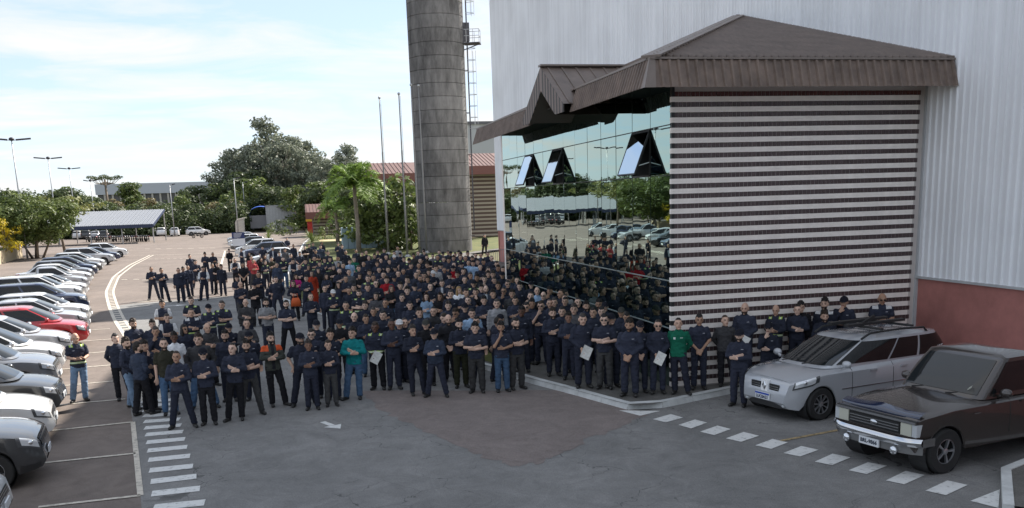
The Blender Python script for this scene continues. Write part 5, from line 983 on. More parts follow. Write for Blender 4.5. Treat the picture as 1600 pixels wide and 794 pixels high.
def grow(b, name, voxel, smooth=3, ratio=1.0, mats=(), fold=0.0):
    me = bpy.data.meshes.new(name); me.from_pydata(b.v, [], b.f); o = bpy.data.objects.new(name, me); COL.objects.link(o)
    bm = bmesh.new(); bm.from_mesh(me); bmesh.ops.remove_doubles(bm, verts=bm.verts, dist=1e-5); bmesh.ops.recalc_face_normals(bm, faces=bm.faces); bm.to_mesh(me); bm.free()
    m_ = o.modifiers.new('r', 'REMESH'); m_.mode = 'VOXEL'; m_.voxel_size = voxel; m_.use_smooth_shade = True
    if smooth: m_ = o.modifiers.new('s', 'SMOOTH'); m_.iterations = smooth; m_.factor = .5
    if ratio < 1: m_ = o.modifiers.new('d', 'DECIMATE'); m_.ratio = ratio
    dg = bpy.context.evaluated_depsgraph_get(); out_ = bpy.data.meshes.new_from_object(o.evaluated_get(dg)); bpy.data.objects.remove(o); bpy.data.meshes.remove(me); out_.name = name
    out_.materials.clear()
    for mt in mats: out_.materials.append(mt)
    if fold:                      # creases of the cloth
        n = len(out_.vertices); co = np.zeros(n*3); no_ = np.zeros(n*3); out_.vertices.foreach_get('co', co); out_.vertices.foreach_get('normal', no_); co = co.reshape(-1, 3); no_ = no_.reshape(-1, 3)
        d = np.array([noise.noise(Vector((p[0]*11, p[1]*11, p[2]*20+seed_[0])))+.6*noise.noise(Vector((p[0]*24+p[2]*9, p[1]*24, p[2]*26+seed_[0]))) for p in co]); seed_[0] += 7.3
        out_.vertices.foreach_set('co', (co+no_*(d*fold)[:, None]).ravel()); out_.update()
    out_.polygons.foreach_set('use_smooth', [True]*len(out_.polygons)); out_.polygons.foreach_set('material_index', [0]*len(out_.polygons)); return out_
def cloth(name, kind='plain', rough=.9):
    M_ = mat(name, (.1, .1, .1), rough, spec=.2, objcol=True, var=.3, vscale=6, bump=1.0, bscale=9); t, b = NT(M_)
    if kind == 'plain': return M_
    tcn = nn(t, 'ShaderNodeTexCoord'); sp_ = nn(t, 'ShaderNodeSeparateXYZ'); t.links.new(tcn.outputs['Object'], sp_.inputs[0]); src = b.inputs['Base Color'].links[0].from_socket
    def rng_(sock, lo, hi, absv=False):
        if absv: a = nn(t, 'ShaderNodeMath', operation='ABSOLUTE'); t.links.new(sock, a.inputs[0]); sock = a.outputs[0]
        g_ = nn(t, 'ShaderNodeMath', operation='GREATER_THAN'); t.links.new(sock, g_.inputs[0]); g_.inputs[1].default_value = lo; l2 = nn(t, 'ShaderNodeMath', operation='LESS_THAN'); t.links.new(sock, l2.inputs[0]); l2.inputs[1].default_value = hi
        m2 = nn(t, 'ShaderNodeMath', operation='MULTIPLY'); t.links.new(g_.outputs[0], m2.inputs[0]); t.links.new(l2.outputs[0], m2.inputs[1]); return m2.outputs[0]
    def mul(*s_):
        r_ = s_[0]
        for q in s_[1:]: m2 = nn(t, 'ShaderNodeMath', operation='MULTIPLY'); t.links.new(r_, m2.inputs[0]); t.links.new(q, m2.inputs[1]); r_ = m2.outputs[0]
        return r_
    def over(src, mask, col): m2 = nn(t, 'ShaderNodeMix', data_type='RGBA'); t.links.new(mask, m2.inputs[0]); t.links.new(src, m2.inputs[6]); m2.inputs[7].default_value = (*col, 1); return m2.outputs[2]
    x, y, z = sp_.outputs
    if kind in ('logo', 'hivis', 'white_yoke'): src = over(src, mul(rng_(x, .07, .118), rng_(y, -1, -.06), rng_(z, 1.315, 1.328)), (.4, .41, .45))
    if kind == 'hivis':
        src = over(src, mul(rng_(z, 1.405, 1.6), rng_(x, .09, .17, True)), (.36, .5, .08)); src = over(src, mul(rng_(z, 1.41, 1.6), rng_(x, .115, .14, True)), (.55, .57, .55))
        src = over(src, mul(rng_(z, .985, 1.035), rng_(x, -.205, .205)), (.42, .55, .18)); src = over(src, mul(rng_(z, 1.0, 1.018), rng_(x, -.205, .205)), (.6, .62, .6))
    if kind == 'white_yoke': src = over(src, mul(rng_(z, 1.385, 1.6), rng_(x, .08, .2, True)), (.55, .55, .55)); src = over(src, mul(rng_(z, .985, 1.03), rng_(x, -.205, .205)), (.45, .6, .2))
    if kind == 'white_sleeve': src = over(src, rng_(x, .15, .5, True), (.58, .58, .58))
    if kind == 'orange_yoke': src = over(src, mul(rng_(z, 1.33, 1.6), rng_(x, .09, .4, True)), (.55, .09, .03)); src = over(src, mul(rng_(x, -.035, .035), rng_(y, -1, -.02), rng_(z, .9, 1.5)), (.02, .02, .025))
    if kind == 'open_jacket': src = over(src, mul(rng_(x, -.045, .035), rng_(y, -1, -.04), rng_(z, .95, 1.47)), (.45, .47, .5))
    if kind == 'badge': src = over(src, mul(rng_(x, -.09, -.04), rng_(y, -1, -.05), rng_(z, 1.28, 1.33)), (.55, .6, .57)); src = over(src, mul(rng_(x, .06, .12), rng_(y, -1, -.05), rng_(z, 1.305, 1.325)), (.4, .5, .45))
    t.links.new(src, b.inputs['Base Color']); return M_
M_CL = {k: cloth('%s cloth' % k.replace('_', ' '), k) for k in ('plain', 'logo', 'hivis', 'white_yoke', 'white_sleeve', 'orange_yoke', 'open_jacket', 'badge')}
M_SKIN = mat('skin', (.4, .25, .18), .5, spec=.35, objcol=True, var=.12, vscale=9); M_EYE = mat('eye', (.05, .04, .035), .3); M_LIP = mat('lips', (.22, .09, .075), .5); M_BROW = mat('brow hair', (.06, .04, .03), .8)
M_HAIR = mat('hair', (.02, .015, .012), .6, spec=.4, objcol=True, bump=.6, bscale=60); M_SHOE = mat('work shoe leather', (.02, .019, .018), .5)
SHO = {-1: Vector((-.176, .01, 1.388)), 1: Vector((.176, .01, 1.388))}
def both(e, w, h): return {s: ((s*e[0], e[1], e[2]), (s*w[0], w[1], w[2]), (s*h[0], h[1], h[2])) for s in (-1, 1)}
ARMS = {'cross': {-1: ((-.245, -.05, 1.15), (-.02, -.21, 1.165), (.9, .15, .22)), 1: ((.245, -.05, 1.14), (.03, -.24, 1.125), (-.9, .22, .12))},
        'crossup': {-1: ((-.25, -.06, 1.17), (-.03, -.22, 1.2), (.85, .2, .35)), 1: ((.25, -.06, 1.16), (.02, -.255, 1.16), (-.9, .25, .05))},
        'hang': both((.225, .03, 1.14), (.235, -.03, .885), (0, -.18, -1)), 'clasp': both((.245, .0, 1.14), (.065, -.19, .965), (-.45, -.25, -.6)), 'behind': both((.255, .09, 1.15), (.09, .185, .95), (-.7, .0, -.4)),
        'chin': {-1: ((-.2, -.17, 1.17), (-.065, -.2, 1.4), (.4, .35, .8)), 1: ((.245, -.04, 1.15), (.03, -.215, 1.12), (-.95, 0, .1))}, 'pocket': both((.275, .07, 1.15), (.2, -.01, .945), (-.15, -.15, -1)),
        'read': both((.225, -.04, 1.15), (.085, -.275, 1.12), (-.45, -.6, .2)), 'hold': {-1: ((-.23, .02, 1.14), (-.1, -.17, 1.0), (.3, -.4, -.6)), 1: ((.225, .03, 1.14), (.2, -.1, .9), (-.1, -.3, -.9))}}
def leg(hx, k, a, t): return ((hx, 0, .93), k, a, t)
LEGS = {'stand': {-1: leg(-.092, (-.105, -.02, .5), (-.115, .02, .085), (-.15, -.14, .035)), 1: leg(.092, (.105, -.02, .5), (.115, .02, .085), (.15, -.14, .035))},
        'wide': {-1: leg(-.095, (-.165, -.02, .5), (-.235, .02, .085), (-.29, -.13, .035)), 1: leg(.095, (.165, -.02, .5), (.235, .02, .085), (.29, -.13, .035))},
        'contra': {-1: leg(-.092, (-.085, .0, .5), (-.075, .03, .085), (-.1, -.135, .035)), 1: leg(.092, (.165, -.06, .5), (.225, -.03, .085), (.3, -.18, .035))},
        'step': {-1: leg(-.092, (-.11, -.08, .5), (-.12, -.12, .085), (-.15, -.28, .035)), 1: leg(.092, (.115, .05, .5), (.13, .14, .085), (.17, -.02, .035))}}
TORSO = [(.0, .005, .9, .16, .112), (0, .004, .97, .164, .115), (0, 0, 1.06, .15, .105), (0, 0, 1.16, .153, .108), (0, 0, 1.28, .17, .12), (0, .004, 1.36, .168, .112), (0, .008, 1.415, .125, .09), (0, .01, 1.45, .085, .072), (0, .01, 1.475, .06, .06)]
HC_ = Vector((0, -.014, 1.622))
def variant(arms, legs, yaw=0.0, tilt=0.0, female=False, belly=0.0):
    HR = Matrix.Translation(HC_)@Matrix.Rotation(yaw, 4, 'Z')@Matrix.Rotation(tilt, 4, 'X')@Matrix.Scale(1.09, 4); A, L = ARMS[arms], LEGS[legs]; h = lambda *p: HR@Vector(p)
    tor = [(x, y-belly*.5*math.exp(-((z-1.05)/.13)**2), z, rx*(.92 if female else 1)+belly*.5*math.exp(-((z-1.08)/.16)**2), ry+belly*math.exp(-((z-1.05)/.13)**2)) for x, y, z, rx, ry in TORSO]
    if female: tor = [(x, y, z, rx*(.9 if 1.02 < z < 1.2 else 1), ry) for x, y, z, rx, ry in tor]
    b = MB(); loft(b, [(x, y, z, rx-.012, ry-.012) for x, y, z, rx, ry in tor]); cap(b, (0, .015, 1.42), .058, (0, .0, 1.57), .054)
    R3 = HR.to_3x3().to_4x4()
    def hb(c, r): b.ball(h(*c), r, 14, 10, R3)
    hb((0, .01, .012), (.076, .098, .108)); hb((0, -.03, -.045), (.06, .068, .085)); hb((0, -.072, -.098), (.03, .028, .024)); cap(b, h(0, -.096, .02), .01, h(0, -.114, -.018), .015, 8); cap(b, h(-.04, -.08, .03), .015, h(.04, -.08, .03), .015, 8)
    for s in (-1, 1): hb((s*.078, .008, -.012), (.012, .026, .034))
    for s in (-1, 1):
        e, w, hd_ = [Vector(q) for q in A[s]]; hd_.normalize(); sh = SHO[s]
        if female: sh = sh*1; sh.x *= .92
        cap(b, sh, .05, e, .042); cap(b, e, .042, w, .029)
        pn = hd_.cross(Vector((s*.3, 1, .2))).normalized(); sd_ = pn; nm = hd_.cross(sd_).normalized(); p0 = w+hd_*.02
        for k in range(4):     # palm as four metacarpals, then bent fingers
            o_ = sd_*(k-1.5)*.0215; kn = p0+hd_*.085+o_; ln = (.068, .078, .074, .058)[k]; cap(b, p0+o_*.7, .016, kn, .0125, 8); md = kn+(hd_+nm*.35*s).normalized()*ln*.5; cap(b, kn, .0115, md, .0105, 8); cap(b, md, .0105, md+(hd_+nm*1.0*s).normalized()*ln*.5, .0095, 8)
        tb_ = p0+hd_*.02-sd_*.032; tm_ = tb_+(hd_*.8-sd_*.75).normalized()*.045; cap(b, tb_, .015, tm_, .012, 8); cap(b, tm_, .012, tm_+(hd_-sd_*.2).normalized()*.035, .0105, 8)
        hp, kn, an, to = [Vector(q) for q in L[s]]; cap(b, hp, .075, kn, .05); cap(b, kn, .05, an, .034); cap(b, an-Vector((0, 0, .03)), .026, an.lerp(to, .75)+Vector((0, 0, -.005)), .02)
    body = grow(b, 'body', .0102, 2, 1.0, [M_SKIN, M_EYE, M_LIP, M_BROW]); inv = HR.inverted(); n = len(body.polygons); idx = np.zeros(n, int); cen = np.zeros(n*3); body.polygons.foreach_get('center', cen); cen = cen.reshape(-1, 3)
    for i in np.nonzero(cen[:, 2] > 1.5)[0]:
        p = inv@Vector(cen[i])
        if p.y < -.05:
            if abs(abs(p.x)-.032) < .011 and abs(p.z-.004) < .006: idx[i] = 1
            elif abs(abs(p.x)-.034) < .019 and abs(p.z-.031) < .0045: idx[i] = 3
            elif abs(p.x) < .026 and abs(p.z+.062) < .008 and p.y < -.075: idx[i] = 2
    body.polygons.foreach_set('material_index', idx.tolist())
    sh_ = {}
    for sl in ('long', 'short'):
        b = MB(); loft(b, [(x, y, z-.03 if i == 0 else z, rx+.027, ry+.026) for i, (x, y, z, rx, ry) in enumerate(tor[:-1])]+[(0, .008, 1.478, .072, .072), (0, .004, 1.498, .066, .066)])
        for s in (-1, 1):
            e, w, _ = [Vector(q) for q in A[s]]; s0 = SHO[s].copy()
            if female: s0.x *= .92
            if sl == 'long': cap(b, s0, .07, e, .06); cap(b, e, .06, e.lerp(w, .88), .045)
            else: cap(b, s0, .072, s0.lerp(e, .66), .069)
        sh_[sl] = grow(b, 'shirt', .0145, 2, 1.0, [], .011)
    b = MB(); loft(b, [(0, .005, .8, .15, .11), (0, .005, .9, .178, .13), (0, .004, 1.0, .17, .122)])
    for s in (-1, 1):
        hp, kn, an, to = [Vector(q) for q in L[s]]; cap(b, hp, .102, kn, .081); cap(b, kn, .081, an+Vector((0, 0, .025)), .072)
    tr = grow(b, 'trousers', .0145, 2, 1.0, [M_CL['plain']], .011); shoes = []
    for s in (-1, 1):
        hp, kn, an, to = [Vector(q) for q in L[s]]; b = MB(); d = (to-an); d.z = 0; d.normalize(); hl = Vector((an.x, an.y, .045))-d*.035; tt = Vector((to.x, to.y, .036)); cap(b, hl, .048, tt, .043); cap(b, Vector((an.x, an.y, .1)), .05, Vector((an.x, an.y, .05)), .045)
        b.v = [(x, y, max(z, 0.002)) for x, y, z in b.v]; b.f = [f for f in b.f]; shoes.append(grow(b, 'shoe', .013, 2, 1.0, [M_SHOE]))
    return dict(body=body, shirt=sh_, trousers=tr, shoes=shoes, HR=HR)
SHIRTS = {}
def shirt_mesh(v, sl, kind):
    k = (v, sl, kind)
    if k not in SHIRTS:
        me = VAR[v]['shirt'][sl].copy(); me.materials.clear(); me.materials.append(M_CL[kind]); SHIRTS[k] = me
    return SHIRTS[k]
VAR = {}
for key, a in {'A': ('cross', 'stand', .1, .05), 'B': ('cross', 'wide', -.12, .0), 'C': ('crossup', 'contra', .25, .0), 'D': ('hang', 'stand', -.1, .0), 'E': ('clasp', 'stand', .0, .12), 'F': ('behind', 'contra', .3, -.03), 'G': ('chin', 'stand', -.1, .08), 'H': ('pocket', 'wide', .15, .0), 'I': ('read', 'contra', .05, .3), 'J': ('hold', 'step', -.3, .02)}.items(): VAR[key] = variant(*a)
VAR['K'] = variant('cross', 'wide', .0, .04, belly=.05)
VAR['W'] = variant('cross', 'stand', .2, .0, True); VAR['X'] = variant('hang', 'contra', -.5, .0, True)
# hair, caps, beards in the head's own frame
def shell(c, r, keep, name, m_, jit=.004, n=28, mm=22, seed=1):
    q = MB(); q.ball(c, r, n, mm); r_ = np.random.default_rng(seed); q.v = [tuple(np.array(p)+r_.normal(0, jit, 3)) for p in q.v]
    q.f = [f for f in q.f if keep(*np.mean([q.v[i] for i in f], axis=0))]; q.m = [0]*len(q.f)
    cnt = {}                      # thin the shell out towards its rim so that it lies on the skin there
    for f in q.f:
        for a_, b_ in zip(f, f[1:]+f[:1]): k = (min(a_, b_), max(a_, b_)); cnt[k] = cnt.get(k, 0)+1
    rim = {i for k, v in cnt.items() if v == 1 for i in k}; near = {i for f in q.f if any(j in rim for j in f) for i in f}-rim; cc = np.array(c)
    for i in rim: q.v[i] = tuple(cc+(np.array(q.v[i])-cc)*.9)
    for i in near: q.v[i] = tuple(cc+(np.array(q.v[i])-cc)*.965)
    return q.mesh(name, m_, True)
HAIRS = {'h': shell((0, .012, .016), (.0805, .103, .121), lambda x, y, z: z > .062 or (y > -.02 and z > .0 and abs(x) > .05) or (y > .02 and z > -.07), 'hair', M_HAIR),
         's': shell((0, .012, .014), (.0785, .1005, .115), lambda x, y, z: z > .075 or (y > .0 and z > .0) or (y > .04 and z > -.05), 'hair', M_HAIR, .002),
         'v': shell((0, .008, .028), (.083, .106, .127), lambda x, y, z: z > .07 or (y > -.01 and z > .01) or (y > .03 and z > -.06), 'hair', M_HAIR, .009)}
def long_hair(curl, name='hair'):
    q = MB(); q.ball((0, .014, .018), (.088, .11, .118), 28, 22); q.f = [f for f in q.f if (lambda p: p[2] > .06 or p[1] > -.02)(np.mean([q.v[i] for i in f], axis=0))]; q.m = [0]*len(q.f)
    for s in (-1, 1): q.ball((s*.07, .0, -.09), (.035+.02*curl, .05, .14), 12, 10)
    q.ball((0, .07, -.11), (.09+.02*curl, .045, .17), 14, 10); r_ = np.random.default_rng(4); q.v = [tuple(np.array(p)+r_.normal(0, .004+.008*curl, 3)) for p in q.v]; return q.mesh(name, M_HAIR, True)
HAIRS['L'] = long_hair(0); HAIRS['C'] = long_hair(1)
def cap_mesh():
    q = MB(); q.ball((0, .01, .035), (.088, .11, .098), 28, 18); q.f = [f for f in q.f if np.mean([q.v[i][2] for i in f]) > .03]; q.m = [0]*len(q.f)
    n = 12; vs = []
    for rr, z in ((.086, .036), (.15, .022)):
        for k in range(n+1): a = math.pi*(1+k/n); vs.append((rr*.98*math.cos(a)*(1 if rr < .1 else .62), .0+rr*1.12*math.sin(a)*(1 if rr < .1 else 1.12), z))
    q.add(vs, [(k, k+1, n+2+k, n+1+k) for k in range(n)]); return q.mesh('cap', M_CL['plain'], True)
CAP = cap_mesh(); BEARD = shell((0, -.03, -.048), (.065, .075, .09), lambda x, y, z: y < .0 and z < -.045 and not (abs(x) < .022 and -.066 < z < -.05), 'beard', M_HAIR, .003)
GLS_ = MB(); [GLS_.box(s*.034-.024, s*.034+.024, -.103, -.098, -.012, .016) for s in (-1, 1)]; GLS_.box(-.012, .012, -.104, -.1, .006, .012); [GLS_.box(s*.078-.002, s*.078+.002, -.1, .0, .002, .008) for s in (-1, 1)]; GLASS_M = GLS_.mesh('sunglasses', M_BLK)
NVY, BLU, BLK2, CHAR = (.027, .031, .048), (.04, .052, .082), (.015, .015, .018), (.045, .045, .048)
SC = {'n': (NVY, 'logo', 'navy'), 'N': (BLU, 'logo', 'dark blue'), 'k': (BLK2, 'plain', 'black'), 'h': (NVY, 'hivis', 'navy hi-vis'), 'y': (NVY, 'white_yoke', 'navy hi-vis'), 'v': (NVY, 'white_sleeve', 'white and navy'), 'w': ((.62, .63, .65), 'plain', 'white'), 'g': ((.3, .3, .31), 'plain', 'light grey'), 'o': ((.035, .034, .024), 'plain', 'olive'), 't': ((.01, .22, .23), 'plain', 'teal'), 'G': ((.008, .11, .065), 'badge', 'green'), 'r': ((.3, .012, .02), 'plain', 'red'), 'p': ((.42, .07, .075), 'plain', 'salmon'), 'm': ((.5, .025, .2), 'plain', 'magenta'), 'b': ((.25, .36, .5), 'plain', 'light blue'), 'O': ((.055, .06, .052), 'orange_yoke', 'orange trimmed jacket'), 'j': ((.07, .085, .11), 'open_jacket', 'open grey blue jacket'), 'J': (NVY, 'open_jacket', 'open navy jacket'), 'd': (CHAR, 'plain', 'charcoal'), 's': ((.1, .1, .11), 'plain', 'grey'), 'x': (NVY, 'plain', 'navy'), 'D': ((.3, .035, .015), 'plain', 'red dress')}
PC = {'N': ((.024, .027, .042), 'navy trousers'), 'K': (BLK2, 'black trousers'), 'J': ((.06, .11, .19), 'blue jeans'), 'L': ((.17, .25, .36), 'pale jeans'), 'G': ((.05, .05, .05), 'grey trousers'), 'O': ((.03, .032, .018), 'olive trousers'), 'R': ((.3, .008, .04), 'crimson trousers'), 'D': ((.3, .035, .015), 'red dress')}
HCOL = [(.012, .009, .008), (.02, .014, .01), (.035, .022, .014), (.012, .01, .01), (.05, .04, .035)]
SKINS = [(.56, .37, .28), (.48, .3, .215), (.6, .41, .32), (.38, .225, .15), (.52, .335, .25)]
POSE = {'A': 'arms crossed', 'B': 'arms crossed', 'C': 'arms crossed', 'D': 'arms hanging', 'E': 'hands clasped', 'F': 'hands behind back', 'G': 'hand on chin', 'H': 'hands in pockets', 'I': 'looking down', 'J': 'turned aside', 'K': 'arms crossed', 'W': 'arms crossed', 'X': 'arms hanging'}
IS_POLY = [tuple(p) for p in ISLAND]
def inside(x, y, poly):
    c = False; j = len(poly)-1
    for i in range(len(poly)):
        if (poly[i][1] > y) != (poly[j][1] > y) and x < (poly[j][0]-poly[i][0])*(y-poly[i][1])/(poly[j][1]-poly[i][1])+poly[i][0]: c = not c
        j = i
    return c
def zone(px, py):
    if px < 352 and py < 425: return 'far lot group'
    if py < 412: return 'by the white cars' if px < 440 else 'back rows by garden' if px < 560 else 'back rows by flagpoles' if px < 690 else 'back rows by tower'
    if py < 432: return 'middle rows at left' if px < 540 else 'middle rows by flagpoles' if px < 690 else 'middle rows by tower'
    if py < 462: return 'loose rows at left' if px < 500 else 'dense crowd centre' if px < 700 else 'near mirror glass'
    return 'second rows at left' if px < 480 else 'second rows at centre' if px < 760 else 'pavement by glass'
def person(px, py, v, shirt, pants, hair, h=None, label=None, base=None, at_=None, yaw=0.0, skin=None, wide=1.0, papers=False):
    """head top at the pixel; stands on whatever ground is under that point"""
    r_ = random.Random(int(px*131+py*17)); female = hair[0] in 'LCY' ; short = shirt.endswith('-'); sc_ = shirt[0]
    hgt = h or (r_.uniform(1.58, 1.68) if female else r_.uniform(1.69, 1.83)); bz = 0.0 if base is None else base
    for _ in range(2):
        p = g(px, py, bz+hgt*1.012) if at_ is None else np.array([ony(px, py, at_[1])[0], at_[1], 0])
        if base is None: bz = KZ if inside(p[0], p[1], IS_POLY) else 0.004
        if p[0] > -.45 and base is None and p[1] > 0 and p[1] < GL: p[0] = -.45-r_.uniform(0, .4)
    V = VAR[v]; s = hgt/1.755; col, kind, cn = SC[sc_]
    o = put('person', V['body']); fx = -1 if r_.random() < .5 and kind in ('plain', 'hivis', 'white_yoke', 'white_sleeve') else 1
    ang = math.atan2(p[1]-CAM[1], p[0]-CAM[0])-math.pi/2; o.location = (p[0], p[1], bz); o.rotation_euler = (0, 0, ang+yaw+r_.gauss(0, .13)); bw_ = s*wide*r_.uniform(.94, 1.1); o.scale = (bw_*fx, bw_, s)
    sk = SKINS[r_.randrange(5)] if skin is None else skin; o.color = (*sk, 1)
    def ch_(nm, me, c, loc=None, M_=None):
        k = put(nm, me, o)
        if M_ is not None: k.matrix_local = M_
        k.color = (*c, 1); return k
    f_ = r_.uniform(.75, 1.3)
    ch_('shirt', shirt_mesh(v, 'short' if short else 'long', kind), tuple(q*f_ for q in col))
    pc, pn = PC[pants]; f_ = r_.uniform(.8, 1.25); ch_('trousers', V['trousers'], tuple(q*f_ for q in pc))
    for m_ in V['shoes']: ch_('shoe', m_, (.02, .02, .02))
    hc = HCOL[r_.randrange(5)]
    if 'Y' in hair: ch_('hair', HAIRS['L'], (.3, .19, .08), M_=V['HR'])
    elif 'L' in hair: ch_('hair', HAIRS['L'], hc, M_=V['HR'])
    elif 'C' in hair: ch_('hair', HAIRS['C'], (.035, .018, .012), M_=V['HR'])
    elif 'c' in hair or 'z' in hair or 'q' in hair: ch_('cap', CAP, (.55, .55, .55) if 'z' in hair else (.05, .05, .045) if 'q' in hair else (.012, .013, .02), M_=V['HR'])
    elif 'b' not in hair: ch_('hair', HAIRS['hsv'[r_.randrange(3)]], hc, M_=V['HR'])
    if '+' in hair: ch_('beard', BEARD, hc, M_=V['HR'])
    if 'u' in hair: ch_('sunglasses', GLASS_M, (0, 0, 0), M_=V['HR'])
    if label is None:
        hw = 'long hair' if 'L' in hair or 'C' in hair else 'blond hair' if 'Y' in hair else 'white cap' if 'z' in hair else 'dark cap' if 'c' in hair else 'bald head' if 'b' in hair else 'dark hair'
        label = 'person in %s, %s, %s, %s' % (cn+(' short sleeves' if short else ' top' if sc_ in 'nNkwgotGrpmbdsx' else ''), hw, POSE[v], zone(px, py))
        LAB.setdefault(label, []).append(o)
    tag(o, label, 'person'); o['group'] = 'people gathered on the forecourt'; return o
LAB = {}
